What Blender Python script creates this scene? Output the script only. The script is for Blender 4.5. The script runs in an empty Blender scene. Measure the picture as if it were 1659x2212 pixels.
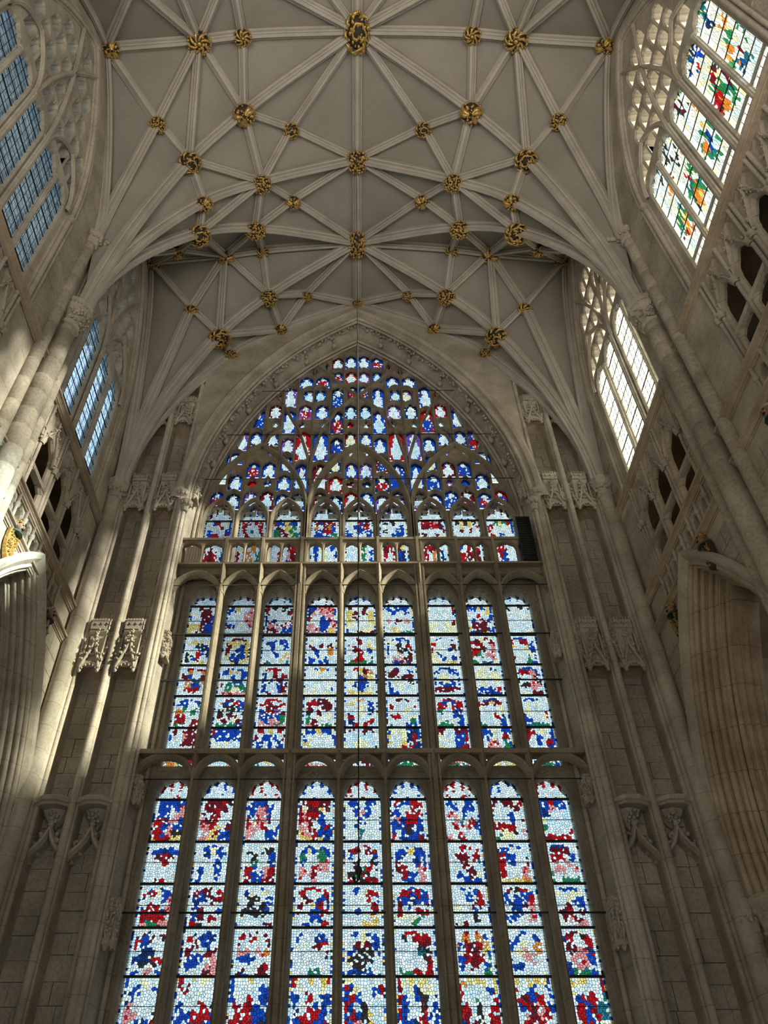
import bpy, bmesh, math, random
from math import sin, cos, pi, sqrt, radians, atan2, hypot
from mathutils import Vector, Matrix
from mathutils.geometry import delaunay_2d_cdt

random.seed(7)
SC = bpy.context.scene
COL = SC.collection

# ------------------------------------------------------------------ camera
cam_d = bpy.data.cameras.new('camera')
cam = bpy.data.objects.new('camera', cam_d)
COL.objects.link(cam)
SC.camera = cam
F_PX, W_PX, H_PX = 1693.2, 1659.0, 2212.0
cam_d.sensor_fit = 'VERTICAL'
cam_d.sensor_height = 24.0
cam_d.lens = 24.0 * F_PX / H_PX
cam_d.shift_x = (W_PX / 2 - 753.9) / H_PX
cam_d.shift_y = 0.0
cam_d.clip_end = 400
PIT, YAW, ROLL = radians(44.423), radians(-0.496), radians(0.123)
_f = Vector((sin(YAW) * cos(PIT), cos(YAW) * cos(PIT), sin(PIT)))
_r = Vector((cos(YAW), -sin(YAW), 0))
_u = _r.cross(_f)
_r2 = _r * cos(ROLL) + _u * sin(ROLL)
_u2 = _u * cos(ROLL) - _r * sin(ROLL)
M = Matrix((_r2, _u2, -_f)).transposed().to_4x4()
M.translation = Vector((-0.165, 0, 1.6))
cam.matrix_world = M

# ------------------------------------------------------------------ sky, sun, exposure
SUN_DIR = Vector((-1.0, 0.30, -0.55)).normalized()      # the way sunlight travels: from the south-west
w = bpy.data.worlds.new('sky'); SC.world = w; w.use_nodes = True
nt = w.node_tree; nt.nodes.clear()
N = nt.nodes.new; L = nt.links.new
out = N('ShaderNodeOutputWorld'); bg = N('ShaderNodeBackground')
sky = N('ShaderNodeTexSky'); sky.sky_type = 'HOSEK_WILKIE'; sky.turbidity = 3.0; sky.ground_albedo = 0.3
sky.sun_direction = (-SUN_DIR)
tc = N('ShaderNodeTexCoord'); mp = N('ShaderNodeMapping'); mp.inputs['Scale'].default_value = (1.6, 1.6, 3.2)
nz = N('ShaderNodeTexNoise'); nz.inputs['Scale'].default_value = 2.2; nz.inputs['Detail'].default_value = 6
cr = N('ShaderNodeValToRGB'); cr.color_ramp.elements[0].position = 0.22; cr.color_ramp.elements[1].position = 0.50
mx = N('ShaderNodeMixRGB'); mx.inputs['Color2'].default_value = (0.90, 0.97, 1.0, 1)
sc_ = N('ShaderNodeMixRGB'); sc_.blend_type = 'MULTIPLY'; sc_.inputs['Fac'].default_value = 1.0
SKY_GAIN = 2.0
sc_.inputs['Color2'].default_value = (SKY_GAIN * 1.0, SKY_GAIN * 1.05, SKY_GAIN * 1.1, 1)
L(tc.outputs['Generated'], mp.inputs['Vector']); L(mp.outputs['Vector'], nz.inputs['Vector'])
sx_ = N('ShaderNodeSeparateXYZ'); L(tc.outputs['Generated'], sx_.inputs['Vector'])
ma = N('ShaderNodeMath'); ma.operation = 'MULTIPLY_ADD'; ma.inputs[1].default_value = 0.28; L(sx_.outputs['X'], ma.inputs[0]); L(nz.outputs['Fac'], ma.inputs[2])
mb_ = N('ShaderNodeMath'); mb_.operation = 'ADD'; mb_.inputs[1].default_value = 0.08; L(ma.outputs[0], mb_.inputs[0]); L(mb_.outputs[0], cr.inputs['Fac']); L(cr.outputs['Color'], mx.inputs['Fac'])
L(sky.outputs['Color'], sc_.inputs['Color1']); L(sc_.outputs['Color'], mx.inputs['Color1'])
L(mx.outputs['Color'], bg.inputs['Color']); bg.inputs['Strength'].default_value = 2.25
L(bg.outputs['Background'], out.inputs['Surface'])

sd = bpy.data.lights.new('sun', 'SUN'); sd.energy = 78.0; sd.angle = radians(3.5); sd.color = (1.0, 0.95, 0.86)
so = bpy.data.objects.new('sun', sd); COL.objects.link(so)
# added fill lights behind the viewer, no known lamps, aimed up at the vault
for x_ in (-5.2, 5.2):
    ad_ = bpy.data.lights.new('vault_fill_light', 'AREA'); ad_.shape = 'RECTANGLE'; ad_.size = 3.0; ad_.size_y = 9.0
    ad_.energy = 560; ad_.color = (1.0, 0.93, 0.84); ad_.spread = radians(115)
    ao_ = bpy.data.objects.new('vault_fill_light', ad_); COL.objects.link(ao_); ao_.location = (x_, -2.5, 13.0)
    ao_.rotation_euler = Vector((-x_ * 0.35, 5.0, 12.0)).to_track_quat('-Z', 'Y').to_euler()
so.rotation_euler = SUN_DIR.to_track_quat('-Z', 'Y').to_euler()

SC.view_settings.view_transform = 'Standard'
SC.view_settings.look = 'None'
SC.view_settings.gamma = 1.0
SC.view_settings.exposure = -0.68
SC.view_settings.use_curve_mapping = False
SC.cycles.max_bounces = 6
SC.cycles.diffuse_bounces = 4
SC.cycles.glossy_bounces = 2
SC.cycles.transmission_bounces = 4
SC.cycles.transparent_max_bounces = 12
SC.cycles.caustics_reflective = False
SC.cycles.caustics_refractive = False
SC.cycles.sample_clamp_indirect = 6.0
SC.cycles.use_denoising = True

# ------------------------------------------------------------------ materials
def mat(name):
    m = bpy.data.materials.new(name); m.use_nodes = True
    n = m.node_tree; n.nodes.clear()
    o = n.nodes.new('ShaderNodeOutputMaterial')
    return m, n, o

def stone_mat(name, c1, c2, rough=0.85, scale=1.3, bump=0.25, course=0.0, ashlar=None, stain=0.25):
    m, n, o = mat(name); N = n.nodes.new; L = n.links.new
    b = N('ShaderNodeBsdfPrincipled'); b.inputs['Roughness'].default_value = rough
    if 'Specular IOR Level' in b.inputs: b.inputs['Specular IOR Level'].default_value = 0.25
    tc = N('ShaderNodeNewGeometry')
    n1 = N('ShaderNodeTexNoise'); n1.inputs['Scale'].default_value = scale; n1.inputs['Detail'].default_value = 5
    n2 = N('ShaderNodeTexNoise'); n2.inputs['Scale'].default_value = 14; n2.inputs['Detail'].default_value = 4
    L(tc.outputs['Position'], n1.inputs['Vector']); L(tc.outputs['Position'], n2.inputs['Vector'])
    r = N('ShaderNodeValToRGB'); r.color_ramp.elements[0].position = 0.36; r.color_ramp.elements[1].position = 0.66
    r.color_ramp.elements[0].color = (*c1, 1); r.color_ramp.elements[1].color = (*c2, 1)
    L(n1.outputs['Fac'], r.inputs['Fac'])
    mx = N('ShaderNodeMixRGB'); mx.blend_type = 'MULTIPLY'; mx.inputs['Fac'].default_value = stain
    r2 = N('ShaderNodeValToRGB'); r2.color_ramp.elements[0].position = 0.3; r2.color_ramp.elements[1].position = 0.6
    r2.color_ramp.elements[0].color = (0.35, 0.33, 0.30, 1); r2.color_ramp.elements[1].color = (1, 1, 1, 1)
    L(n2.outputs['Fac'], r2.inputs['Fac']); L(r.outputs['Color'], mx.inputs['Color1']); L(r2.outputs['Color'], mx.inputs['Color2'])
    cur = mx.outputs['Color']
    if course:
        sx = N('ShaderNodeSeparateXYZ'); L(tc.outputs['Position'], sx.inputs['Vector'])
        ad = N('ShaderNodeMath'); ad.operation = 'MULTIPLY_ADD'; ad.inputs[1].default_value = 1.0 / course
        n3 = N('ShaderNodeTexNoise'); n3.inputs['Scale'].default_value = 0.35; n3.inputs['Detail'].default_value = 0
        L(tc.outputs['Position'], n3.inputs['Vector'])
        L(sx.outputs['Z'], ad.inputs[0]); L(n3.outputs['Fac'], ad.inputs[2])
        fr_ = N('ShaderNodeMath'); fr_.operation = 'FRACT'; L(ad.outputs[0], fr_.inputs[0])
        lt = N('ShaderNodeMath'); lt.operation = 'LESS_THAN'; lt.inputs[1].default_value = 0.022; L(fr_.outputs[0], lt.inputs[0])
        m2 = N('ShaderNodeMixRGB'); m2.blend_type = 'MULTIPLY'; m2.inputs['Color2'].default_value = (0.66, 0.63, 0.58, 1)
        L(lt.outputs[0], m2.inputs['Fac']); L(cur, m2.inputs['Color1']); cur = m2.outputs['Color']
    L(cur, b.inputs['Base Color'])
    if bump:
        bp = N('ShaderNodeBump'); bp.inputs['Strength'].default_value = bump; bp.inputs['Distance'].default_value = 0.03
        L(n2.outputs['Fac'], bp.inputs['Height']); L(bp.outputs['Normal'], b.inputs['Normal'])
    L(b.outputs['BSDF'], o.inputs['Surface'])
    return m

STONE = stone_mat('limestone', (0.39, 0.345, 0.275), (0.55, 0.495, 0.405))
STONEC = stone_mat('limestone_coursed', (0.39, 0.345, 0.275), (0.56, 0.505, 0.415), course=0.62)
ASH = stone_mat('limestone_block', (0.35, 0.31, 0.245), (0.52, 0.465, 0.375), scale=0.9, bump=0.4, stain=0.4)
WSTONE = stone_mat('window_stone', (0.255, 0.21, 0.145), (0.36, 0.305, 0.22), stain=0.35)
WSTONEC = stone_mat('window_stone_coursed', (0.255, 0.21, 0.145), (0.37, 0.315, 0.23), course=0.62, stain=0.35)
MORTAR_SHADE = stone_mat('mortar_and_shade', (0.17, 0.145, 0.11), (0.26, 0.22, 0.17))  # mortar colour, reused to paint shade into the triforium passages
RIBM = stone_mat('rib_stone', (0.43, 0.395, 0.34), (0.51, 0.475, 0.41), bump=0.1, stain=0.12)
PLAST = stone_mat('vault_plaster', (0.30, 0.272, 0.235), (0.36, 0.33, 0.285), scale=0.5, bump=0.05, stain=0.12)
BROWN = stone_mat('warm_arcade_stone', (0.37, 0.29, 0.205), (0.54, 0.45, 0.335), course=0.8)
SOFF = stone_mat('soffit_stone', (0.34, 0.27, 0.20), (0.48, 0.39, 0.29))
FLOORM = stone_mat('floor_slabs', (0.36, 0.33, 0.28), (0.5, 0.46, 0.4), rough=0.5)

def flat_mat(name, c, rough=0.6, metal=0.0, noise=0.0):
    m, n, o = mat(name); N = n.nodes.new; L = n.links.new
    b = N('ShaderNodeBsdfPrincipled'); b.inputs['Roughness'].default_value = rough; b.inputs['Metallic'].default_value = metal
    g = N('ShaderNodeNewGeometry'); t = N('ShaderNodeTexNoise'); t.inputs['Scale'].default_value = 18
    L(g.outputs['Position'], t.inputs['Vector'])
    r = N('ShaderNodeValToRGB'); k = 1 - noise
    r.color_ramp.elements[0].color = (c[0] * k, c[1] * k, c[2] * k, 1); r.color_ramp.elements[1].color = (*c, 1)
    r.color_ramp.elements[0].position = 0.35; r.color_ramp.elements[1].position = 0.6
    L(t.outputs['Fac'], r.inputs['Fac']); L(r.outputs['Color'], b.inputs['Base Color'])
    L(b.outputs['BSDF'], o.inputs['Surface'])
    return m
GOLD = flat_mat('gilding', (0.64, 0.41, 0.125), 0.38, 0.55, 0.4)
GDARK = flat_mat('dark_boss_paint', (0.045, 0.032, 0.018), 0.7, 0.0, 0.4)
IRON = flat_mat('black_iron', (0.025, 0.024, 0.024), 0.6, 0.3, 0.3)
LEAD = flat_mat('lead_came', (0.012, 0.012, 0.014), 0.7, 0.0, 0.2)
REDP = flat_mat('red_paint', (0.42, 0.035, 0.03), 0.5, 0, 0.2)
BLUEP = flat_mat('blue_paint', (0.04, 0.10, 0.26), 0.5, 0, 0.2)
GREYP = flat_mat('grey_paint', (0.55, 0.53, 0.5), 0.5, 0, 0.3)
SKIN = flat_mat('painted_face', (0.36, 0.20, 0.13), 0.6, 0, 0.4)
GREENP = flat_mat('green_paint', (0.05, 0.11, 0.09), 0.6, 0, 0.3)
BLACK = flat_mat('black_plastic', (0.012, 0.012, 0.013), 0.5, 0, 0.2)
BEIGE = flat_mat('beige_ribbed_cover', (0.62, 0.55, 0.44), 0.6, 0, 0.15)

def glass_mat(name, attr=True, color=(0.8, 0.9, 0.95), trans=0.28):
    m, n, o = mat(name); N = n.nodes.new; L = n.links.new
    t = N('ShaderNodeBsdfTransparent'); d = N('ShaderNodeBsdfTranslucent'); mx = N('ShaderNodeMixShader')
    mx.inputs['Fac'].default_value = trans
    g = N('ShaderNodeNewGeometry'); tn = N('ShaderNodeTexNoise'); tn.inputs['Scale'].default_value = 9; tn.inputs['Detail'].default_value = 3
    L(g.outputs['Position'], tn.inputs['Vector'])
    r = N('ShaderNodeValToRGB'); r.color_ramp.elements[0].position = 0.3; r.color_ramp.elements[1].position = 0.55
    r.color_ramp.elements[0].color = (0.72, 0.74, 0.74, 1); r.color_ramp.elements[1].color = (1, 1, 1, 1)
    L(tn.outputs['Fac'], r.inputs['Fac'])
    mm = N('ShaderNodeMixRGB'); mm.blend_type = 'MULTIPLY'; mm.inputs['Fac'].default_value = 1.0
    if attr:
        a = N('ShaderNodeAttribute'); a.attribute_name = 'Col'; L(a.outputs['Color'], mm.inputs['Color1'])
    else:
        mm.inputs['Color1'].default_value = (*color, 1)
    L(r.outputs['Color'], mm.inputs['Color2'])
    L(mm.outputs['Color'], t.inputs['Color']); L(mm.outputs['Color'], d.inputs['Color'])
    L(t.outputs[0], mx.inputs[1]); L(d.outputs[0], mx.inputs[2]); L(mx.outputs[0], o.inputs['Surface'])
    return m
SGLASS = glass_mat('stained_glass', trans=0.08)
CLEARN = glass_mat('leaded_clear_glass', False, (0.74, 0.86, 0.97), 0.08)
CLEARS = glass_mat('leaded_white_glass', False, (0.70, 0.71, 0.66), 0.25)

def emit_mat(name, c, s):
    m, n, o = mat(name); e = n.nodes.new('ShaderNodeEmission'); e.inputs['Color'].default_value = (*c, 1); e.inputs['Strength'].default_value = s
    n.links.new(e.outputs[0], o.inputs['Surface']); return m
LAMPM = emit_mat('lamp_glow', (1.0, 0.75, 0.45), 12.0)

# ------------------------------------------------------------------ mesh builder
class MB:
    def __init__(s):
        s.v = []; s.f = []; s.m = []; s.c = []; s.sm = []
    def add(s, vs, fs, m=0, c=None, smooth=False):
        b = len(s.v); s.v.extend([tuple(p) for p in vs])
        for f in fs:
            s.f.append([i + b for i in f]); s.m.append(m); s.c.append(c); s.sm.append(smooth)
    def box(s, x0, x1, y0, y1, z0, z1, m=0):
        v = [(x, y, z) for x in (x0, x1) for y in (y0, y1) for z in (z0, z1)]
        s.add(v, [(0, 1, 3, 2), (4, 6, 7, 5), (0, 4, 5, 1), (2, 3, 7, 6), (0, 2, 6, 4), (1, 5, 7, 3)], m)
    def fbox(s, fr, u0, u1, v0, v1, w0, w1, m=0):
        v = [fr(a, b, c) for a in (u0, u1) for b in (v0, v1) for c in (w0, w1)]
        s.add(v, [(0, 1, 3, 2), (4, 6, 7, 5), (0, 4, 5, 1), (2, 3, 7, 6), (0, 2, 6, 4), (1, 5, 7, 3)], m)
    def rings(s, rings, closed_prof=True, closed_path=False, caps=False, m=0, smooth=False):
        n = len(rings[0]); vs = [p for r in rings for p in r]; fs = []
        R = len(rings)
        for i in range(R if closed_path else R - 1):
            j = (i + 1) % R
            for k in range(n if closed_prof else n - 1):
                l = (k + 1) % n
                fs.append((i * n + k, i * n + l, j * n + l, j * n + k))
        if caps and not closed_path:
            fs.append(tuple(range(n))); fs.append(tuple((R - 1) * n + k for k in reversed(range(n))))
        s.add(vs, fs, m, None, smooth)
    def lathe(s, c, prof, n=12, m=0, smooth=True, a0=0.0, a1=2 * pi, sx=1.0, sy=1.0):
        full = abs(a1 - a0 - 2 * pi) < 1e-6
        k = n if full else n + 1
        rings = []
        for r, z in prof:
            rings.append([(c[0] + sx * r * cos(a0 + (a1 - a0) * i / n), c[1] + sy * r * sin(a0 + (a1 - a0) * i / n), c[2] + z) for i in range(k)])
        s.rings(rings, full, False, full, m, smooth)
    def blob(s, c, r, m=0, sq=(1, 1, 1), seg=6, ring=4, rot=None):
        vs = []; c = Vector(c)
        def T(p):
            p = Vector((p[0] * sq[0] * r, p[1] * sq[1] * r, p[2] * sq[2] * r))
            if rot: p = rot @ p
            return c + p
        vs.append(T((0, 0, 1)))
        for i in range(1, ring):
            a = pi * i / ring
            for j in range(seg):
                b = 2 * pi * j / seg
                vs.append(T((sin(a) * cos(b), sin(a) * sin(b), cos(a))))
        vs.append(T((0, 0, -1))); fs = []
        for j in range(seg): fs.append((0, 1 + j, 1 + (j + 1) % seg))
        for i in range(ring - 2):
            for j in range(seg):
                a = 1 + i * seg + j; b = 1 + i * seg + (j + 1) % seg
                fs.append((a, a + seg, b + seg, b))
        e = len(vs) - 1; o = 1 + (ring - 2) * seg
        for j in range(seg): fs.append((e, o + (j + 1) % seg, o + j))
        s.add(vs, fs, m, None, True)
    def tube(s, path, r, n=6, m=0, closed=False, smooth=True):
        path = [Vector(p) for p in path]; rings = []
        P = len(path)
        for i, p in enumerate(path):
            a = path[(i - 1) % P] if (closed or i > 0) else p
            b = path[(i + 1) % P] if (closed or i < P - 1) else p
            t = (b - a).normalized()
            up = Vector((0, 0, 1)) if abs(t.z) < 0.9 else Vector((0, 1, 0))
            x = t.cross(up).normalized(); y = x.cross(t)
            rr = r[i] if isinstance(r, (list, tuple)) else r
            rings.append([p + x * rr * cos(2 * pi * k / n) + y * rr * sin(2 * pi * k / n) for k in range(n)])
        s.rings(rings, True, closed, not closed, m, smooth)
    def sweep(s, path, dirs_a, dirs_b, prof, m=0, closed_prof=False, caps=False, closed_path=False, smooth=False):
        """profile points (a,b) laid out along the per-point directions a and b"""
        rings = []
        for p, A, B in zip(path, dirs_a, dirs_b):
            p = Vector(p); rings.append([p + A * a + B * b for a, b in prof])
        s.rings(rings, closed_prof, closed_path, caps, m, smooth)
    def build(s, name, mats, parent=None):
        me = bpy.data.meshes.new(name); me.from_pydata([tuple(v) for v in s.v], [], s.f)
        for mm in (mats if isinstance(mats, (list, tuple)) else [mats]): me.materials.append(mm)
        me.polygons.foreach_set('material_index', s.m)
        me.polygons.foreach_set('use_smooth', s.sm)
        if any(c is not None for c in s.c):
            at = me.attributes.new('Col', 'FLOAT_COLOR', 'FACE'); flat = []
            for c in s.c:
                c = c or (0, 0, 0); flat.extend((c[0], c[1], c[2], 1.0))
            at.data.foreach_set('color', flat)
        me.update()
        o = bpy.data.objects.new(name, me); COL.objects.link(o)
        if parent: o.parent = parent
        return o

def empty(name, loc=(0, 0, 0)):
    o = bpy.data.objects.new(name, None); COL.objects.link(o); o.location = loc; o.empty_display_size = 0.2
    return o
def tag(o, label=None, cat=None, group=None, kind=None):
    if label: o['label'] = label
    if cat: o['category'] = cat
    if group: o['group'] = group
    if kind: o['kind'] = kind
    return o
def struct(o, label, cat='wall'):
    return tag(o, label, cat, None, 'structure')
def dup(o, name=None, parent=None, mw=None):
    c = o.copy(); COL.objects.link(c)
    if parent is not None: c.parent = parent
    if mw is not None: c.matrix_world = mw
    return c
def dup_tree(o):
    c = o.copy(); COL.objects.link(c)
    for ch in o.children:
        d = ch.copy(); COL.objects.link(d); d.parent = c
        for g in ch.children:
            e = g.copy(); COL.objects.link(e); e.parent = d
    return c

# ------------------------------------------------------------------ 2-D outlines
def arch_pts(cx, a, zs, h, n=12, p=None):
    """points of an arch from the right spring over the apex to the left spring"""
    out = []
    if h >= a * 0.98:
        R = (a * a + h * h) / (2 * a); th = math.asin(min(1, h / R))
        r_ = [(cx + a - R + R * cos(th * i / n), zs + R * sin(th * i / n)) for i in range(n + 1)]
    else:
        r_ = []
        for i in range(n + 1):
            t = i / n * pi / 2
            x = a * cos(t); r_.append((cx + x, zs + h * (max(0, 1 - (x / a) ** 2.3)) ** 0.62))
    out = r_ + [(2 * cx - x, z) for x, z in reversed(r_[:-1])]
    return out
def light_poly(cx, a, z0, zs, h, n=8, foils=0, depth=0.0):
    """outline (counter-clockwise) of an arched light; foils>0 adds cusps"""
    A = arch_pts(cx, a, zs, h, n)
    if foils:
        m = len(A) - 1; B = []
        for i, (x, z) in enumerate(A):
            t = i / m
            k = 1 - abs(sin(pi * foils * t))
            if i in (0, m): k = 0
            dx, dz = cx - x, (zs + h * 0.15) - z; l = hypot(dx, dz) or 1
            B.append((x + dx / l * depth * k, z + dz / l * depth * k))
        A = B
    return [(cx - a, z0), (cx + a, z0)] + A
def offset_poly(P, d):
    n = len(P); out = []
    for i in range(n):
        x0, y0 = P[i - 1]; x1, y1 = P[i]; x2, y2 = P[(i + 1) % n]
        ax, ay = x1 - x0, y1 - y0; bx, by = x2 - x1, y2 - y1
        la = hypot(ax, ay) or 1e-6; lb = hypot(bx, by) or 1e-6
        nx, ny = ay / la + by / lb, -ax / la - bx / lb
        l = hypot(nx, ny)
        if l < 0.3: nx, ny, l = ay / la, -ax / la, 1
        k = d / l * min(1.6, 2 / max(l, 0.6))
        out.append((x1 + nx * k, y1 + ny * k))
    return out
def area(P):
    return 0.5 * sum(P[i - 1][0] * P[i][1] - P[i][0] * P[i - 1][1] for i in range(len(P)))
def inside(p, P):
    c = False; x, y = p; j = len(P) - 1
    for i in range(len(P)):
        xi, yi = P[i]; xj, yj = P[j]
        if (yi > y) != (yj > y) and x < (xj - xi) * (y - yi) / (yj - yi + 1e-12) + xi: c = not c
        j = i
    return c
def plate(mb, fr, outer, holes, wf, wb, c=0.03, cd=0.05, m=0, skip=None, wbs=None, drop=0.0):
    """a stone slab with chamfered openings: front at wf, opening sides run back to wb"""
    holes = [h if area(h) > 0 else h[::-1] for h in holes]
    big = [offset_poly(h, c) for h in holes] if c else holes
    if drop: big = [[(x, y - drop if i < 2 else y) for i, (x, y) in enumerate(g)] for g in big]
    vs = []; es = []
    for P in [outer] + big:
        b = len(vs); vs += [Vector(p) for p in P]; n = len(P)
        es += [(b + i, b + (i + 1) % n) for i in range(n)]
    ov, oe, of, _, _, _ = delaunay_2d_cdt(vs, es, [], 0, 1e-5)
    bb = [(min(p[0] for p in h), max(p[0] for p in h), min(p[1] for p in h), max(p[1] for p in h)) for h in big]
    fs = []
    for f in of:
        x = sum(ov[i][0] for i in f) / len(f); y = sum(ov[i][1] for i in f) / len(f)
        if not inside((x, y), outer): continue
        hit = False
        for h, q in zip(big, bb):
            if q[0] <= x <= q[1] and q[2] <= y <= q[3] and inside((x, y), h): hit = True; break
        if not hit: fs.append(tuple(f))
    mb.add([fr(p[0], p[1], wf) for p in ov], fs, m)
    for hi_, (h, g) in enumerate(zip(holes, big)):
        if wbs: wb = wbs[hi_]
        n = len(h); r0 = [fr(x, y, wf) for x, y in g]; r1 = [fr(x, y, wf - cd) for x, y in h]; r2 = [fr(x, y, wb) for x, y in h]
        if c: mb.rings([list(q) for q in (r0, r1, r2)], True, False, False, m)
        else: mb.rings([r1, r2], True, False, False, m)

# moulded strip along a 2-D path in frame fr; profile = (offset outward, depth w)
def mould(mb, fr, path, prof, m=0, smooth=False, closed=False):
    n = len(path); rings = []
    for i in range(n):
        a = path[i - 1] if (i > 0 or closed) else path[i]; b = path[(i + 1) % n] if (i < n - 1 or closed) else path[i]
        dx, dz = b[0] - a[0], b[1] - a[1]; l = hypot(dx, dz) or 1e-6
        nx, nz = dz / l, -dx / l
        k = 1.0
        if 0 < i < n - 1:
            e1 = Vector((path[i][0] - a[0], path[i][1] - a[1])).normalized(); e2 = Vector((b[0] - path[i][0], b[1] - path[i][1])).normalized()
            k = 1 / max(0.5, sqrt(max(0, (1 + e1.dot(e2)) / 2)))
        rings.append([fr(path[i][0] + nx * o * k, path[i][1] + nz * o * k, w) for o, w in prof])
    mb.rings(rings, False, closed, False, m, smooth)
def roll(o, w, r, n=8):
    return [(o + r * cos(2 * pi * i / n), w + r * sin(2 * pi * i / n)) for i in range(n + 1)]

# ------------------------------------------------------------------ frames
GY = 17.894
def FE(u, v, w): return (u, GY - w, v)                    # east window, w towards the nave
XW = 7.55
def FL(u, v, w): return (-XW + w, u, v)                   # north (left) wall
def FR(u, v, w): return (XW - w, u, v)                    # south (right) wall

# ------------------------------------------------------------------ stained glass
PAL = {'W': (0.74, 0.86, 0.90), 'C': (0.50, 0.74, 0.88), 'B': (0.008, 0.055, 0.40), 'N': (0.01, 0.03, 0.12), 'R': (0.38, 0.008, 0.012),
       'D': (0.14, 0.010, 0.018), 'P': (0.68, 0.28, 0.28), 'Y': (0.72, 0.55, 0.14), 'L': (0.80, 0.80, 0.48), 'G': (0.02, 0.20, 0.075),
       'O': (0.62, 0.22, 0.04), 'K': (0.03, 0.025, 0.025), 'T': (0.015, 0.14, 0.20), 'V': (0.17, 0.07, 0.32), 'w': (0.60, 0.72, 0.72)}
rng = random.Random(11)
def voronoi(nx, ny, jit=0.42):
    """cells of a jittered grid in the unit square; mirrored border sites make the outline straight"""
    S = {}
    for i in range(nx):
        for j in range(ny):
            jx = jit if 1 < i < nx - 2 else 0.0
            jy = jit if 0 < j < ny - 1 else jit * 0.4
            if i in (0, nx - 1) and nx > 8: x_ = 0.035 if i == 0 else 0.965
            elif nx > 8: x_ = 0.065 + 0.87 * (i - 0.5 + rng.uniform(-jx, jx)) / (nx - 2)
            else: x_ = (i + 0.5 + rng.uniform(-jx, jx)) / nx
            S[i, j] = (x_, (j + 0.5 + rng.uniform(-jy, jy)) / ny)
    pts = list(S.values()); n0 = len(pts)
    for (i, j), (x, y) in list(S.items()):
        if i == 0: pts.append((-x, y))
        if i == nx - 1: pts.append((2 - x, y))
        if j == 0: pts.append((x, -y))
        if j == ny - 1: pts.append((x, 2 - y))
    for x in (-0.5, 1.5):
        for y in (-0.5, 1.5): pts.append((x, y))
    ov, oe, of, oi, _, _ = delaunay_2d_cdt([Vector(p) for p in pts], [], [], 0, 1e-7)
    mp = {}
    for k, l in enumerate(oi):
        for q in l: mp[q] = k
    inc = {}
    for f in of:
        if len(f) != 3: continue
        (ax, ay), (bx, by), (cx, cy) = [ov[i] for i in f]
        d = 2 * (ax * (by - cy) + bx * (cy - ay) + cx * (ay - by))
        if abs(d) < 1e-12: continue
        ux = ((ax * ax + ay * ay) * (by - cy) + (bx * bx + by * by) * (cy - ay) + (cx * cx + cy * cy) * (ay - by)) / d
        uy = ((ax * ax + ay * ay) * (cx - bx) + (bx * bx + by * by) * (ax - cx) + (cx * cx + cy * cy) * (bx - ax)) / d
        for i in f: inc.setdefault(i, []).append((ux, uy))
    cells = []
    for k in range(n0):
        i = mp[k]; x, y = pts[k]; c = inc.get(i)
        if not c or len(c) < 3: continue
        c.sort(key=lambda p: atan2(p[1] - y, p[0] - x))
        cells.append(((x, y), [(min(1, max(0, a)), min(1, max(0, b))) for a, b in c]))
    return cells
CELLS = {}
def cells_for(nx, ny):
    L_ = CELLS.setdefault((nx, ny), [])
    if len(L_) < 9: L_.append(voronoi(nx, ny)); return L_[-1]
    return rng.choice(L_)
def stained(name, fr, x0, x1, z0, z1, colf, parent, w=0.0, nx=11, ny=12, lead=0.0046):
    """one leaded panel: every quarry a face of its own, lead cames as a raised net between them"""
    mb = MB(); sx, sz = x1 - x0, z1 - z0
    for (cx, cy), P in cells_for(nx, ny):
        Q = [(x0 + p[0] * sx, z0 + p[1] * sz) for p in P]
        R = []
        for q in Q:
            if not R or hypot(q[0] - R[-1][0], q[1] - R[-1][1]) > 0.004: R.append(q)
        if len(R) > 2 and hypot(R[0][0] - R[-1][0], R[0][1] - R[-1][1]) < 0.004: R.pop()
        if len(R) < 3: continue
        col = colf(cx, 1 - cy)
        if nx > 10 and (cx < 0.06 or cx > 0.94): col = rng.choice('WWWWWCBYWWKB')
        I = offset_poly(R, -lead * (0.85 if col in 'WCLw' else 1.0))
        if area(I) < 2e-5: I = []
        c = PAL[col]; k = rng.uniform(0.8, 1.12)
        if col == 'W': k = rng.uniform(0.78, 1.08); c = rng.choice([c, c, c, PAL['C'], PAL['w'], (0.80, 0.88, 0.84)])
        c = tuple(min(0.95, a * k) for a in c)
        if not I:
            mb.add([fr(a, b, w + 0.012) for a, b in R], [tuple(range(len(R)))], 1, (0, 0, 0)); continue
        n = len(R)
        mb.add([fr(a, b, w) for a, b in R], [tuple(range(len(R)))], 0, c)
        o = [fr(a, b, w + 0.005) for a, b in R]; i_ = [fr(a, b, w + 0.005) for a, b in I]
        mb.rings([o, i_], True, False, False, 1)
    ob = mb.build(name, [SGLASS, LEAD], parent)
    return ob
def from_map(s, frame=False):
    rows = s.split('/'); H = len(rows); Wd = len(rows[0])
    def f(u, t):
        if frame and (t < 0.07 or u < 0.11 or u > 0.89 or (t < 0.36 and ((u - 0.5) / 0.41) ** 2 + ((t - 0.36) / 0.29) ** 2 > 1)): return 'W'
        u += rng.uniform(-0.03, 0.03); t += rng.uniform(-0.03, 0.03)
        c = rows[min(H - 1, max(0, int(t * H)))][min(Wd - 1, max(0, int(u * Wd)))]
        k = rng.random()
        if k < 0.13: return 'W' if c in 'BRGPDYO' else rng.choice('CwLwWW')
        if k < 0.24: return {'B': 'N', 'R': 'D', 'W': 'w', 'G': 'T', 'Y': 'L', 'P': 'R', 'D': 'K'}.get(c, c)
        return c
    return f
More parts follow.
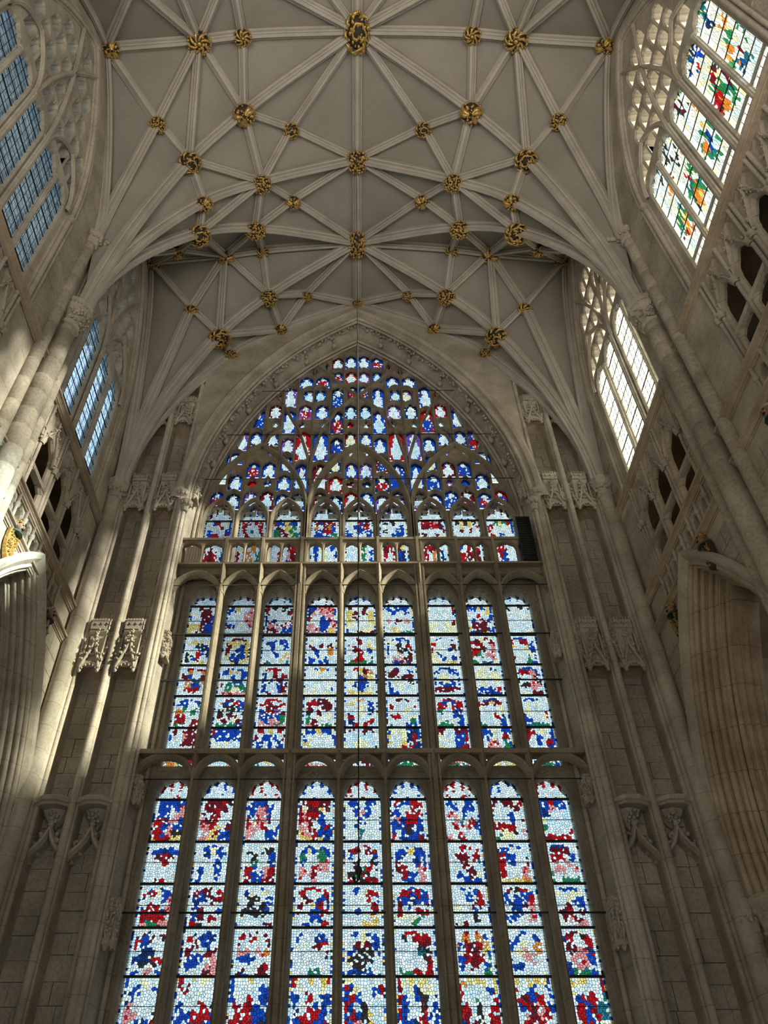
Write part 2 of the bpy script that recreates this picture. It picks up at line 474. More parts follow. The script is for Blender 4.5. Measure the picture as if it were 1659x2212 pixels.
def canopy(ground, full=0.35):
    def f(u, t):
        if t > 1 - full: return 'W' if rng.random() < 0.9 else ground
        for c, h, b in ((0.5, 1.0, 0.16), (0.28, 0.72, 0.12), (0.72, 0.72, 0.12), (0.1, 0.45, 0.09), (0.9, 0.45, 0.09)):
            if t > 1 - h and abs(u - c) < b * (0.35 + 0.65 * (t - 1 + h) / h): return 'W'
        return ground
    return f
def figure(ground, robe='W', alt=None):
    def f(u, t):
        if ((u - 0.5) / 0.2) ** 2 + ((t - 0.3) / 0.14) ** 2 < 1: return 'W' if rng.random() < 0.85 else 'L'
        if ((u - 0.5) / (0.34 if t > 0.5 else 0.3)) ** 2 + ((t - 0.68) / 0.34) ** 2 < 1: return robe if rng.random() < 0.8 else rng.choice('WLWC')
        if u < 0.16 or u > 0.84: return ground if rng.random() < 0.92 else 'W'
        return ground if rng.random() < 0.85 else (alt or 'D')
    return f

CX = [-4.415, -3.345, -2.275, -1.07, 0.0, 1.07, 2.275, 3.345, 4.415]
HW = 0.435
win = struct(empty('window_1', (0, GY, 3)), 'great stained glass window with nine lights and tracery filling the east wall', 'window')
win_off = Vector((0, GY, 3))
def wfix(o):
    """geometry is built in world coordinates: cancel the parent's location"""
    o.matrix_parent_inverse = Matrix.Translation(-win_off)
    return o
MAPS = {
'M1': "WWDDDWB/WLWDDWW/BWWDDBB/WWWDDBB/YYYDBBB/YYYDBBB/DDDBBBB|BBYWWPP/BWWWPPP/WWWWPPP/WCWWPPP/RBWLWPP/WWWWWWW/WWWWWPW|RWKWKWK/DWWWWKR/KWWWWWD/BWBWWWR/DPPWDPB/WDDPBBB/WWDWBBW|BBPPPPN/NPWPPPB/RWWBPPW/RWWBBPP/PPWBBPP/PPPBBYY/WPPPPYY|WDWWDWW/YYDWDYY/YYDWWYY/YYWWWYY/LLWWWLL/BWWWLLL/BBLDDDD|BBWBBBW/WWBWWBW/WWWWWWW/WPWDWPW/WWWWWWW/WWYLWWW/BLYYGGG|KWWWWWR/LWWWWWK/WWWWWWW/WWWWWWR/LLLWLLK/LLWWWLL/YLLLLLL|WBBYBYB/WWWWWYB/WWWRWWB/YWBWDBW/YWDDDWW/BYDDDBB/WBBBYWB|KKWWKWK/WWWWWWW/WWWWWWW/WWWWWWW/WWWWWWW/WWWWWWW/WWWWWYY",
'M2': "WWWWWWW/WLYYWLL/WWWNNBW/WWWRBNW/KKWRWNW/KKBRWWW/WWLLYWW|WDDDDDW/WYYYYYY/WDYWBYK/DDWBBYK/DYBBBYK/WYBBBYW/WWYBYWW|WWWWWWW/WBBWBBW/WWBWWBW/WWBWWWW/WWWBWYW/PWWWYWO/WTWWWTW|WWWWWWW/WLWWWWW/WDWDWDL/BWBWWOW/BWBWWOW/WBWWBWW/BBCBBCB|WWRRRBW/WWWRWLB/VWRWWYY/VWDRWBB/VWWRWWB/NWRRWWN/WGGGGGW|WWBBBWW/WLLBWBW/BWWKWRK/BWWKKWD/BWWPWKD/LWPPDDP/YWBBPBW|WBBWWBW/WLWWWWW/RRWWWDD/RWLWBWR/LLBWWWB/WLWBWBG/LLLLYYW|WDDLDDW/DRDLWDP/WWRDWPP/RRRDWPP/RRGWPPW/GWWWWPW/WGWGBLB|WBBBBWW/DRWRRWB/YYWWYBB/WWWWLBB/PWWWWLB/WDWWGWB/LWWWGBB",
'M3': "WDDWDRW/KWOWWOK/RDBWWDD/DWOBTOW/WWOBBOW/WWRRRWW/WWWWWWW|WBBWBBW/BBYWYBL/DWWBWBB/RWWBBWW/RWGGGGW/WWGLLGW/WPPPPPW|WRRRRRW/RWWRWWR/NBWDWRN/WBBWDWD/WBWWBDD/WBWWBDP/WWDWWPP|WBBOOBB/BWLLWWB/WWWWWWB/WWWWWWB/PWWWWWB/PWLWWWB/WLLWWLL|WRRYRRW/LWWYDOR/WWWBOYW/WLWBBLW/WWBBBWL/YLWBWLY/YYLYYYY|WBBWBBW/BRDWWBB/WDDWDDW/BWLWWKL/BWWLWWW/BBWWWWW/YBBWWWW|WBBBBBW/BBWWBBB/BWLLWWL/BWLLBWB/BWBBBWB/DDDDDDD/WWWWWWW|WBLLBBW/WLLWLLB/WLLLLLW/WWLWWLW/WWLWWWB/RBBBBRR/BBBBBBB|WBBBBWW/RBRRPBB/KWWWPDB/KKWWPKK/KWKDPPK/WWWWPWW/WWLWDDD",
'M4': "WRBBBRW/BBBWWBB/WWGWWGB/OOWWGWB/RRRWWWW/RRRWDRW/WGGWRRW|WRRDBRW/BOBWRBB/KWKKKBB/KKWKWWK/DDWDDWW/GWDWLDB/GGGGGBB|WRRRRRW/RRRWWRR/WWDDDWW/VBRRVDD/GBBBBGB/PPBPPGW/PPPPGPW|WDDDDDW/DRRDDDL/PDWWDDL/KKWDWWL/GGWLWLW/OGDWWWG/PPDWGGW|WLYORBW/LYWWWBB/BWWLWBB/NWWLWNR/RRWWWWR/RNWWWRR/CCRLRCC|WDDDDDW/DWWWWWR/RRWWLWR/KWWWLWW/WRRWWLL/WWWWWGW/GWWWBBB|WRRRRRW/RRBWBRR/RRRWRRB/GGWWBBW/LWWWBBW/WWGWWBB/GGGGWBB|WBBBBBW/RRDYDRR/YLWWWLW/DWWWWLB/WWWWRBB/WWWWWBG/WGWWWBL|WBBBBBW/WWWWWWW/WWLWLWW/WWLWWWR/WBWWWLR/BBBWWWW/BBGGGGW",
'M5': "WDWDDDW/BWWPDDW/WWWDDDW/WWWWWWW/RRRRRRW/OOYGRRR/OOYGRRR|RBBBBBB/BBBBBBB/LWWLWWW/WWLWWWW/WWLYWWW/CCCCCCC/WWWWPPW|WRWYWRW/DWBBBWD/WBWBWBW/WBWBWBW/WCCCCCW/CCWYWPW/GGWWWGG|LBBYBBL/BWWWWWB/YYWWWWW/WWWWWWW/WCCWCCW/WCWWCWP/PPPPPPP|WDWWDDW/WCCWCCW/WCLLLCW/KWLLWCK/LLLLLLL/DDDDDDD/RDWWDWR|BLLLBNB/YWWLNRB/YWWYNRN/YWLRRNB/RRRWRYY/GRWGGYG/GGGGGGG|RDWWDDD/WLWWBBR/LWWWBBR/LLWWBRR/BWWRBBW/PPPPPPP/GGGGKGW|WBBLWBB/LBLLWRW/WWPPWGB/YWPPWGG/YYGYWYY/DDDWYWY/RDYYWYY|YDRWLWB/RRWBWWB/RWWBWRB/WPWWWBB/WLBWRWW/RWBBGLB/BPWGGGB",
'P1': "WBBBBBB/WBBWBPB/WBBWPPB/RRRPPBB/RRBPBBB/RRBPKKB/YRRRYYY|WDDDRDW/WDDRDWW/DWDRWWB/PDDRWWD/PPRYWDD/WPYRBBD/PPYYBBD|WBBBWWW/BBPPBWW/BBPPBWW/RWPPDWW/RPPRWWB/PPWWBBW/PWWWBBL|WDRRDDW/DLDDYDW/RPRRBWC/RPRWBCC/PPDWBRB/YPPRBBB/YYYRYBW|WBBWBBW/WWBWBWW/WWBPBWW/WWWBWWW/WWBWWWW/WWWTWWW/WWWTWWW|WRBBRRW/WBWWRRW/BBWRRRW/BPBRRBW/BBBDBBW/BWBKBBW/RWBBBRR|WBBWBBW/WCBWBBC/WPPWBCW/WWPTWRW/WWRWPRB/WWWPWWC/PPWRWCW|WDWDDWR/RWWWWDW/BWWWBWW/BWWWBWD/RRRRRWW/WWLLDWP/WGLLWWW|WBBRBBW/WBBPWBC/WBNWWCC/WLCCWCC/WGWWCWW/GWWWWWR/RRRRRRR",
'P2': "WWWWWWW/WBBNBBW/WWDRDWW/WWWRWWW/WWWWWWW/WWWWWWW/WWDRWWW|WWBBBWB/WWBLBBL/WWBWBWW/WWWWBWW/WBWWBWW/WBWWBWW/BBWWBWW|WWWWWWW/WKWWKKW/WWKWWBN/WWGWWBN/RRBWPRN/RRBBPRK/DRBBRDW|WBBWBBW/WBLBGBW/GGWWGGB/BBWWPPP/PPWRPPP/PPPRWWW/WWWPWWW|WWRWRWW/WRDWDRW/WBWWWBB/WWKWWKB/WWKGRWK/WKGRKWK/RRWKRRR|WCWWWCW/BBBYBBB/BBWWBBB/RRWWBRB/RDRWWPW/OWRBBPW/LWBBWPL|WRRRRWW/WWWRWRD/BWDDWRD/BWWDWCT/BWWDDCT/WWBWDLL/BWWBBBC|BBWBBBW/RBBWWWB/RRBBWWK/PRBBWWD/RRWWWPP/RRWWWPW/LLYYYOY|WBBBBWW/WWDDDCW/WWRRWBW/CWPWPCW/PWPPWPR/PGWWWWW/GGWGGGW",
'P3': "WBWBBWW/BRRLBBB/BWWWBPP/BWRRWPP/NRRRNPW/WRRRRWK/GPGGPPP|WWDDWWW/WRBDWRR/BNBWDRR/WBWWWCW/WBDWWBW/WBDWRWW/RRKWWWW|BBWWBBW/BBLWLCW/BWKKWBW/BWKWKBW/WKKKKBW/WCWCWWC/WCWWCDD|WRRRRWW/RRWWWRD/BWDWBBD/WDWLRWB/DWWBBRW/RWWBBWR/YWBCWRY|WBBWYBW/WWBWRRB/WWWWRWB/WWWWWRW/WCBCWDW/WWWWWYD/WWWYYYW|WRBBBRW/RRRBRBR/BBBNBBB/RDBWWWR/RRWWRRR/GLWLGWG/WWWGWWW|WWBWBWW/WWWBBRW/WWWBWRP/WLWWDRP/WWWWBWP/WWWWKWW/DWDWWWW|WRKKRRW/BBWWBBB/RBWBBRR/RWBBDPP/WWBBWPP/WBBWWPP/WWWWWWK|BBBBBBW/LLWWLLB/LWWLBBB/BWWDWBW/WWDRWDR/WWDPDWW/PWWWPPP",
'P4': "WWDWDDW/RRBDWDW/RWBWWWR/WWNNWWW/WBNNRRW/WWKWKWW/BBWPWBB|WWBWBBW/RRWBBBW/RWDBBWL/DDWWDDW/WBBBWPW/WBBWPPP/WWWWDPP|WDDWDRW/WRWRWDR/DWWWWWD/DPPWPOP/WBBBWWD/WWWWWRR/CDBWDDD|WCWWWBW/WBWWBBR/WWWWDRR/WWWWWWR/WWWWWWK/WWWWWWW/WWWGGWW|WBBLBBW/RWWLWBR/WWDWDBR/WBKKKBW/YKKKKWB/RWKKWWR/WBBBBWB|WWRRWRW/WKWRRRR/WWWWDDD/WWWWTKD/WWWWWDW/KWWWWRR/GGGRRRR|WNRWRBW/BOOWOBB/OBRDROB/BWRDRYB/BBRDRWG/BBWDWBG/WCWWWGC|WBWBWBW/DWBWWBB/WBWLWOB/BWLPWOW/BWWPPWW/WBBWWWW/WWWWWWL|WBDDLKW/BBRWDRR/WWDWWRR/WWDPPBR/WWPPPBW/BBWPPWB/BBGGGBB",
'P5': "BWWLWWW/BWBWWBW/WBWWWWB/WPWWWWK/WPPWWKK/WPWBBRR/WWWYWWW|RWYWLWW/WRWWWWW/WWWWWWW/BBWWRWB/WBBRRRB/BBBRRBB/WBBWRYC|BWWYWWW/BWWWWBB/BWWRWBB/WRRRBBB/WRRRBBK/RRRRBKK/WWKWRRW|RLWYWYR/WWWWWLW/BBWRWBB/WBWRBBW/WBRRRBW/WBRRBBR/WBBYOWB|LLWWWWW/RBLWWBR/BRBWWWW/RBCKWCC/BRBKYWW/RBPKYCC/BRBRRLC|RLYLYLW/DWLBLLW/RBWBKWB/WBWWDBB/RBWWRBB/WBBRRWB/WDWBBWB|WOYYYWY/RWCWWBY/RWWGWWR/RRWKWRR/RRWKWRR/BRDKWRR/WDBWWBW|YYWYYYB/RWWBWWB/WRDBRWW/WBRDPRB/WWPDPRW/WWRRRWW/DWCCWRR|WYLYWWR/WYWWWWR/WWBRRWT/BWRBRTT/WWRBRTT/WWRRBLW/WWCWWKK",
'P6': "WBBWOOW/WBNWRRW/WWBWRWW/WWWWWWW/WWLWWWW/WBBWRRW/WWWWWWW|WBRWRRW/WBBWRYW/WWBWRWW/WWWWWWW/WWLWWWW/WBBWRRW/WWWWWWW|WKKWRRW/WWWWRYW/WWBWRWW/WWWWWWW/WWLWWWW/WBBWRRW/WWWWWWW|WBBWOYW/WBBWOOW/WWBWRWW/WWWWWWW/WWLWWWW/WBBWRRW/WWWWWWW|BRBRRLC/BRBDDLC/BRDDYWW/WWRDWWW/WWWWWWW/WBBWRRW/WWWWWWW|WDDWBBW/WDWWBPW/WWBWRWW/WWWWWWW/WWLWWWW/WBBWRRW/WWWWWWW|WBBWCCW/WBNWCCW/WWBWRWW/WWWWWWW/WWLWWWW/WBBWRRW/WWWWWWW|WCCWRRW/WCCWRRW/WWBWRWW/WWWWWWW/WWLWWWW/WBBWRRW/WWWWWWW|WKKWCCW/WKKWCCW/WWBWRWW/WWWWWWW/WWLWWWW/WBBWRRW/WWWWWWW",
'U': "CWBRWLB/CWWWRWB/WBWWWBB/WBRRWRB/WBRRRBW|WRRWRRW/WRWWWRW/WRWTWRW/WWRWWWR/WRWWWRW|RBBYBBW/WDWYYGW/GGDYGGW/GGDDYGG/GGGYGGW|WDBDDRW/WOWDOBW/WBBRRBW/CBBBBGG/WGDDGYW|WLWRBDW/WWBBRRW/BWWBBBB/BBWWWBB/BBBBBBB|WKWKWWW/WWWWWBW/WKWWBBW/WWCBBBW/BWWYGYW|WRRRPDW/WDDRRDB/WWWWWWD/WDWWDLW/DWRRRWD|WKYKYKW/WWYWYWR/WWDWDWW/WWWWWWW/WWGWGWW|WWGYGRB/RRWYWWB/RWWWWWB/WRWBWWW/WRWWWWW",
'V': "WWDWWGW/WRDRWBB/DDRWBBB/DRRBBWB|WLWWOWB/RWOOWGB/WWOWOTG/WKKWKKW|WWWWDRD/WWRWPDR/WRRBBWW/WBBWWRB|WBLWWBW/WBWLWWB/WWYWLBW/WBWWWYB|WWWWGWW/WCWWGWB/WWWGWWB/WCWGWWB|WDRWDYW/WRWRBNW/WRRWNBW/WDRWBBW|WRRDRCW/RRWOWNC/WWBBPWW/WBBBWWC|WBWRWRW/WRRDRDW/BRRWYWW/BDRWWWB|WWRRWWW/RWRBWWW/RRBBWWC/RDBBBWC"}
MAPS = {k: v.split('|') for k, v in MAPS.items()}
ZM = [15.34, 14.33, 13.37, 12.43, 11.52, 10.40]
ZP = [9.66, 8.68, 7.77, 6.89, 5.98, 4.93, 3.60]
GM = 'BDBDBDBDB'; GPc = 'RBRBRBRBR'; GU = 'DBDBDBDBD'
bars = MB()
for i, cx in enumerate(CX):
    x0, x1 = cx - HW - 0.012, cx + HW + 0.012
    wfix(stained('stained_panel', FE, x0, x1, 15.36, 15.80, canopy(GM[i], 0.14), win, nx=17, ny=11, lead=0.0042))
    for k in range(5):
        wfix(stained('stained_panel', FE, x0, x1, ZM[k + 1], ZM[k] - 0.01, from_map(MAPS['M%d' % (k + 1)][i], k in (1, 2, 3)), win, nx=16, ny=19 if k == 4 else 17))
    wfix(stained('stained_panel', FE, x0, x1, 9.68, 10.22, canopy(GPc[i], 0.2), win, nx=17, ny=11, lead=0.0042))
    for k in range(6):
        wfix(stained('stained_panel', FE, x0, x1, ZP[k + 1], ZP[k] - 0.01, from_map(MAPS['P%d' % (k + 1)][i], k in (1, 2, 3)), win, nx=16, ny=17))
    wfix(stained('stained_panel', FE, x0, x1, 18.72, 19.42, canopy(GU[i], 0.12), win, nx=17, ny=13, lead=0.0042))
    wfix(stained('stained_panel', FE, x0, x1, 17.85, 18.71, from_map(MAPS['U'][i]), win, nx=16, ny=17))
    wfix(stained('stained_panel', FE, x0, x1, 16.24, 17.84, from_map(MAPS['V'][i]), win, nx=16, ny=21))
    for z in ZM[:5] + ZP[:6] + [18.715, 17.845]:
        b = MB(); b.fbox(FE, x0, x1, z - 0.028, z + 0.02, 0.01, 0.06); wfix(b.build('saddle_bar', IRON, win))
    for z in [(ZM[k] * 0.5 + ZM[k + 1] * 0.5) for k in range(5)] + [(ZP[k] + ZP[k + 1]) / 2 for k in range(6)]:
        bars.fbox(FE, x0, x1, z - 0.006, z + 0.006, 0.014, 0.03)
tag(wfix(bars.build('glazing_wires', IRON, win)), None, None, None, 'stuff')

# tracery lights (left edge, right edge, foot, head, kind), mirrored about the middle
TR = [(-0.14, 0.25, 27.4, 28.09, 'd'), (-0.96, -0.56, 26.9, 27.64, 'a'), (-0.45, -0.05, 26.95, 27.75, 'a'), (-1.3, -1.09, 26.77, 27.14, 's'), (-0.9, -0.6, 26.06, 26.67, 'a'), (-0.43, -0.07, 26.06, 26.69, 'a'), (-1.76, -1.5, 26.42, 26.72, 's'), (-2.18, -1.7, 25.74, 26.35, 'a'), (-1.55, -1.09, 25.74, 26.38, 'a'), (-1.99, -1.61, 24.91, 25.53, 'a'), (-1.56, -1.23, 24.91, 25.58, 'a'), (-0.35, -0.06, 25.12, 25.74, 'a'), (-0.94, -0.56, 24.48, 25.64, 't'), (-2.72, -2.29, 24.52, 25.69, 't'), (-3.01, -2.82, 24.92, 25.31, 's'), (-3.2, -2.81, 23.97, 24.64, 'a'), (-2.13, -1.72, 23.9, 24.63, 'a'), (-1.53, -1.09, 23.9, 24.63, 'a'), (-0.45, -0.08, 23.89, 24.6, 'a'), (-2.69, -2.27, 23.12, 24.28, 't'), (-0.95, -0.54, 23.07, 24.22, 't'), (-3.81, -3.38, 23.35, 24.29, 'e'), (-3.13, -2.81, 23.28, 23.71, 's'), (-2.18, -1.83, 23.25, 23.62, 's'), (-1.39, -1.04, 23.26, 23.65, 's'), (-0.46, -0.12, 23.23, 23.61, 's'), (-3.76, -3.4, 22.45, 23.1, 'a'), (-3.21, -2.81, 22.44, 23.1, 'a'), (-2.66, -2.26, 21.97, 22.76, 'a'), (-2.15, -1.7, 21.66, 23.08, 't'), (-1.54, -1.09, 21.63, 23.07, 't'), (-0.95, -0.56, 21.94, 22.75, 'a'), (-0.45, -0.09, 22.38, 23.03, 'a'), (-4.3, -3.86, 22.2, 23.09, 'e'), (-3.76, -3.46, 21.89, 22.25, 's'), (-3.18, -2.85, 21.83, 22.23, 's'), (-0.44, -0.13, 21.81, 22.18, 's'), (-4.48, -3.97, 21.48, 21.96, 'a'), (-2.61, -2.3, 21.11, 21.8, 'a'), (-0.95, -0.63, 21.05, 21.7, 'a'), (-2.12, -1.71, 19.96, 21.38, 't'), (-1.52, -1.09, 19.96, 21.36, 't'), (-4.73, -4.27, 20.53, 21.28, 'e'), (-3.74, -3.36, 20.82, 21.47, 'a'), (-3.22, -2.81, 20.82, 21.47, 'a'), (-4.29, -3.89, 20.21, 20.87, 'a'), (-3.72, -3.34, 20.22, 20.64, 's'), (-3.18, -2.84, 20.22, 20.64, 's'), (-2.68, -2.28, 20.17, 20.83, 'a'), (-4.79, -4.43, 19.45, 20.05, 'a'), (-4.29, -3.88, 19.34, 19.96, 'a'), (-3.72, -3.34, 19.25, 20.07, 'a'), (-3.2, -2.8, 19.29, 20.06, 'a'), (-2.68, -2.29, 19.33, 19.92, 'a'), (-2.15, -1.78, 19.28, 19.96, 'a'), (-0.42, -0.07, 20.74, 21.43, 'a'), (-0.97, -0.55, 20.07, 20.77, 'a'), (-0.44, -0.08, 20.17, 20.6, 's'), (-1.44, -1.1, 19.38, 19.99, 'a'), (-0.96, -0.56, 19.15, 19.86, 'a'), (-0.45, -0.06, 19.23, 20.0, 'a')]
holes = []; zz = 0; hoods = []
for l, r, zb, zt, k in TR:
    mirror = [1, -1] if not (l < 0 < r) else [1]
    for sgn in mirror:
        ex = 0.12 if k in 'sd' else 0.21
        a, b = (l, r) if sgn == 1 else (-r, -l)
        if k == 'd': a, b, zb, zt = -0.17, 0.17, 27.80, 28.16
        cx, h = (a + b) / 2, (b - a) / 2
        if k in 'at':
            hh = min(1.35 * h, (zt - zb) * 0.6); P = light_poly(cx, h + .028, zb - ex, zt + .04 - hh, hh, 7, 3, h * 0.15)
            hoods.append((cx, h + .028, zt + .04 - hh, hh))
        elif k == 's':
            P = [(cx, zb - ex), (cx + h, zb + (zt - zb) * 0.4), (cx, zt + .04), (cx - h, zb + (zt - zb) * 0.4)]
        elif k == 'd':
            P = [(cx, zb), (cx + h, zb + (zt - zb) * 0.55), (cx, zt), (cx - h, zb + (zt - zb) * 0.55)]
        else:
            s_ = 0.62 * (b - a)
            P = [(a, zb - ex), (b, zb - ex), (b, zt), (b - 0.4 * (b - a), zt)] if sgn == 1 else [(a, zb - ex), (b, zb - ex), (a + 0.4 * (b - a), zt), (a, zt)]
        holes.append(P); zz += 1
        gcol = rng.choice('BBBRDNBV') if k != 's' else rng.choice('DNRVBW')
        cf = figure(gcol, rng.choice('WWWWCWRBL'), rng.choice('RDBW')) if k != 's' else (lambda u, t, g=gcol: g if rng.random() < 0.7 else 'W')
        n1 = 5 if k == 's' else 8
        wfix(stained('tracery_pane', FE, a - 0.035, b + 0.035, zb - 0.05, zt + 0.06, cf, win, nx=n1, ny=max(4, int(n1 * (zt - zb) / (b - a) * 0.9)), lead=0.0042))
UPL = [light_poly(cx, HW, 16.25, 18.66, 0.72, 9, 5, 0.075) for cx in CX]
outl = [(-5.1, 16.1), (5.1, 16.1)] + arch_pts(0, 5.1, 18.2, 10.15, 16)
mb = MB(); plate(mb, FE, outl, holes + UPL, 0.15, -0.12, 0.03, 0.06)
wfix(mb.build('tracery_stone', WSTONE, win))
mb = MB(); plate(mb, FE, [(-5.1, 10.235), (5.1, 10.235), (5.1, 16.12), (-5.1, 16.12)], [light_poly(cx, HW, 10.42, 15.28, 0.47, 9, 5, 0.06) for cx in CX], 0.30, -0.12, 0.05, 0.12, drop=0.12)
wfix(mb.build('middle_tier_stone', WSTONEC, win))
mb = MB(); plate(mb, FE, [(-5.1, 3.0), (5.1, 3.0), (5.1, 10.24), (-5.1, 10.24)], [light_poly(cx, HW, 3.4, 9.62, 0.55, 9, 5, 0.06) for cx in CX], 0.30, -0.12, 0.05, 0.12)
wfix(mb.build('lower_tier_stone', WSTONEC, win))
for cx, h, zs, hh in hoods:
    mb = MB(); mould(mb, FE, [(cx + h + .02, zs - .1)] + arch_pts(cx, h + .02, zs, hh + .03, 6) + [(cx - h - .02, zs - .1)], [(-.02, .145), (-.008, .185), (.012, .19), (.03, .145)]); wfix(mb.build('light_hood', WSTONE, win))
# moulded sub-arches, hoods and bars on the tracery front
def band(r=0.07, d=0.2): return [(-r, 0.14), (-r * 0.7, 0.14 + d * 0.5), (-r * 0.3, 0.14 + d), (r * 0.3, 0.14 + d), (r * 0.7, 0.14 + d * 0.5), (r, 0.14)]
for cx in (-3.31, 0, 3.31):
    mb = MB(); aw = 1.655 if cx else 1.64
    mould(mb, FE, [(cx + aw, 16.2)] + arch_pts(cx, aw, 18.9, 3.25, 14) + [(cx - aw, 16.2)], band(0.09 if cx else 0.1, 0.2))
    wfix(mb.build('sub_arch', WSTONE, win))
for cx in CX:
    mb = MB(); mould(mb, FE, [(cx + 0.5, 16.2)] + arch_pts(cx, 0.5, 18.62, 0.92, 9) + [(cx - 0.5, 16.2)], band(0.06, 0.13)); wfix(mb.build('light_hood', WSTONE, win))
    for zs, z0, hh in ((15.2, 10.4, 0.68), (9.52, 3.4, 0.74)):
        mb = MB(); mould(mb, FE, [(cx + 0.5, z0)] + arch_pts(cx, 0.5, zs, hh, 9) + [(cx - 0.5, z0)], [(q[0], q[1] + 0.1) for q in band(0.045, 0.09)]); wfix(mb.build('light_hood', WSTONE, win))
for s in (-1, 1):
    for P in ([(s * 0.0, 24.95), (s * 0.86, 25.98), (s * 1.66, 27.1)], [(s * 1.655, 20.2), (s * 1.62, 21.4), (s * 1.35, 22.8), (s * 0.8, 24.1), (0, 25.0)], [(s * 1.655, 20.2), (s * 1.72, 21.6), (s * 2.05, 22.9), (s * 2.6, 24.2), (s * 3.05, 25.1)],
              [(s * 3.3, 22.0), (s * 3.1, 22.7), (s * 2.72, 23.0), (s * 2.72, 25.7)], [(s * 3.3, 22.0), (s * 3.32, 23.0), (s * 3.3, 24.7)]):
        mb = MB(); mould(mb, FE, P if s > 0 else P[::-1], band(0.055, 0.12)); wfix(mb.build('tracery_bar', WSTONE, win))
for x, z0, z1 in [(x * s, a, b) for s in (-1, 1) for x, a, b in ((0.505, 22.0, 27.7), (1.02, 21.2, 26.6), (1.63, 22.2, 26.9), (2.21, 19.6, 26.4), (2.75, 19.6, 23.0), (3.8, 19.6, 24.0), (4.36, 19.6, 22.4))] + [(0, 22.1, 28.2), (-0.505, 19.6, 22), (0.505, 19.6, 22)]:
    mb = MB(); mould(mb, FE, [(x, z0), (x, z1)], band(0.035, 0.08)); wfix(mb.build('tracery_bar', WSTONE, win))

# inner screen of free-standing mullions, arches, gallery and parapet
SY = 0.864
def mull_prof(h, d): return [(-h, SY - d), (-h, SY - 0.05), (-h * 0.55, SY), (-h * 0.3, SY + 0.06), (h * 0.3, SY + 0.06), (h * 0.55, SY), (h, SY - 0.05), (h, SY - d), (-h, SY - d)]
MX = [(-3.88, .075), (-2.81, .075), (-1.675, .15), (-.535, .075), (.535, .075), (1.675, .15), (2.81, .075), (3.88, .075)]
for x, h in MX:
    for z0, z1 in ((3.0, 10.45), (10.45, 16.18)):
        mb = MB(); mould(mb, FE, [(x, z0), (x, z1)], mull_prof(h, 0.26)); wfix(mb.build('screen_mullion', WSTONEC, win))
    if h > 0.1:
        for q in (-0.11, 0.11):
            mb = MB(); mould(mb, FE, [(x + q, 3), (x + q, 17.2)], roll(0, SY + 0.02, 0.035, 6)); wfix(mb.build('mullion_roll', WSTONEC, win))
EX = [-5.22] + [m[0] for m in MX] + [5.22]
for i in range(9):
    a, b = EX[i] + (MX[i - 1][1] if i else 0), EX[i + 1] - (MX[i][1] if i < 8 else 0)
    for zs, hh in ((9.82, 0.5), (15.2, 0.70)):
        mb = MB(); P = arch_pts((a + b) / 2, (b - a) / 2, zs, hh, 9)
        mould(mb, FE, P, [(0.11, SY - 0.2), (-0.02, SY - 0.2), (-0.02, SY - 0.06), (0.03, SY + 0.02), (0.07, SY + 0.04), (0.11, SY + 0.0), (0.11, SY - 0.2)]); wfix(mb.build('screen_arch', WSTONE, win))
    mb = MB(); mb.fbox(FE, EX[i], EX[i + 1], 10.36, 10.47, SY - 0.25, SY + 0.10); wfix(mb.build('gallery_beam', WSTONE, win))
    mb = MB(); mb.fbox(FE, EX[i], EX[i + 1], 15.93, 16.18, SY - 0.2, SY - 0.10); mb.fbox(FE, EX[i], EX[i + 1], 16.15, 16.215, SY - 0.2, SY + 0.10); wfix(mb.build('gallery_beam', WSTONE, win))
    # carved soffit under the upper gallery
    mb = MB(); mb.fbox(FE, EX[i], EX[i + 1], 16.14, 16.2, 0.2, SY - 0.2); cxm = (EX[i] + EX[i + 1]) / 2; hw = (EX[i + 1] - EX[i]) / 2
    for k in range(8):
        an = pi * k / 4 + 0.01
        mb.tube([(cxm, GY - 0.45, 16.125), (cxm + hw * cos(an) * 0.98, GY - 0.45 - 0.24 * sin(an), 16.11)], 0.022, 4)
    for rr in (0.35, 0.7):
        mb.tube([(cxm + hw * rr * cos(pi * k / 6), GY - 0.45 - 0.24 * rr * sin(pi * k / 6), 16.12) for k in range(12)], 0.016, 4, 0, True)
    wfix(mb.build('gallery_soffit', SOFF, win))
    # pierced parapet: two little arches for each light
    mb = MB(); hs = []
    m_ = (a + b) / 2
    for c_ in ((a + m_) / 2, (m_ + b) / 2):
        hs.append(light_poly(c_, (b - a) / 4 - 0.035, 16.26, 16.84, 0.22, 7, 3, 0.035))
    plate(mb, FE, [(EX[i], 16.2), (EX[i + 1], 16.2), (EX[i + 1], 17.12), (EX[i], 17.12)], hs, SY + 0.03, SY - 0.14, 0.03, 0.05)
    mb.fbox(FE, EX[i], EX[i + 1], 17.10, 17.18, SY - 0.18, SY + 0.08)
    mb.fbox(FE, EX[i] - 0.04, EX[i] + 0.04, 16.2, 17.2, SY, SY + 0.10)
    wfix(mb.build('gallery_parapet', WSTONE, win))
    for c_ in ((a + m_) / 2, (m_ + b) / 2):
        pass
for i in range(8):                                                    # pointed fins rising from the mullions to the beams
    x = MX[i][0]
    for z0, z1 in ((10.0, 10.42), (15.45, 16.15)):
        mb = MB(); mb.add([FE(x - .05, z0, SY), FE(x + .05, z0, SY), FE(x - .09, z1, SY), FE(x + .09, z1, SY), FE(x, z0 + .04, SY + .1), FE(x, z1, SY + .16)], [(0, 1, 3, 2), (0, 4, 5, 2), (1, 3, 5, 4), (2, 5, 3), (0, 1, 4)])
        wfix(mb.build('mullion_fin', WSTONE, win))
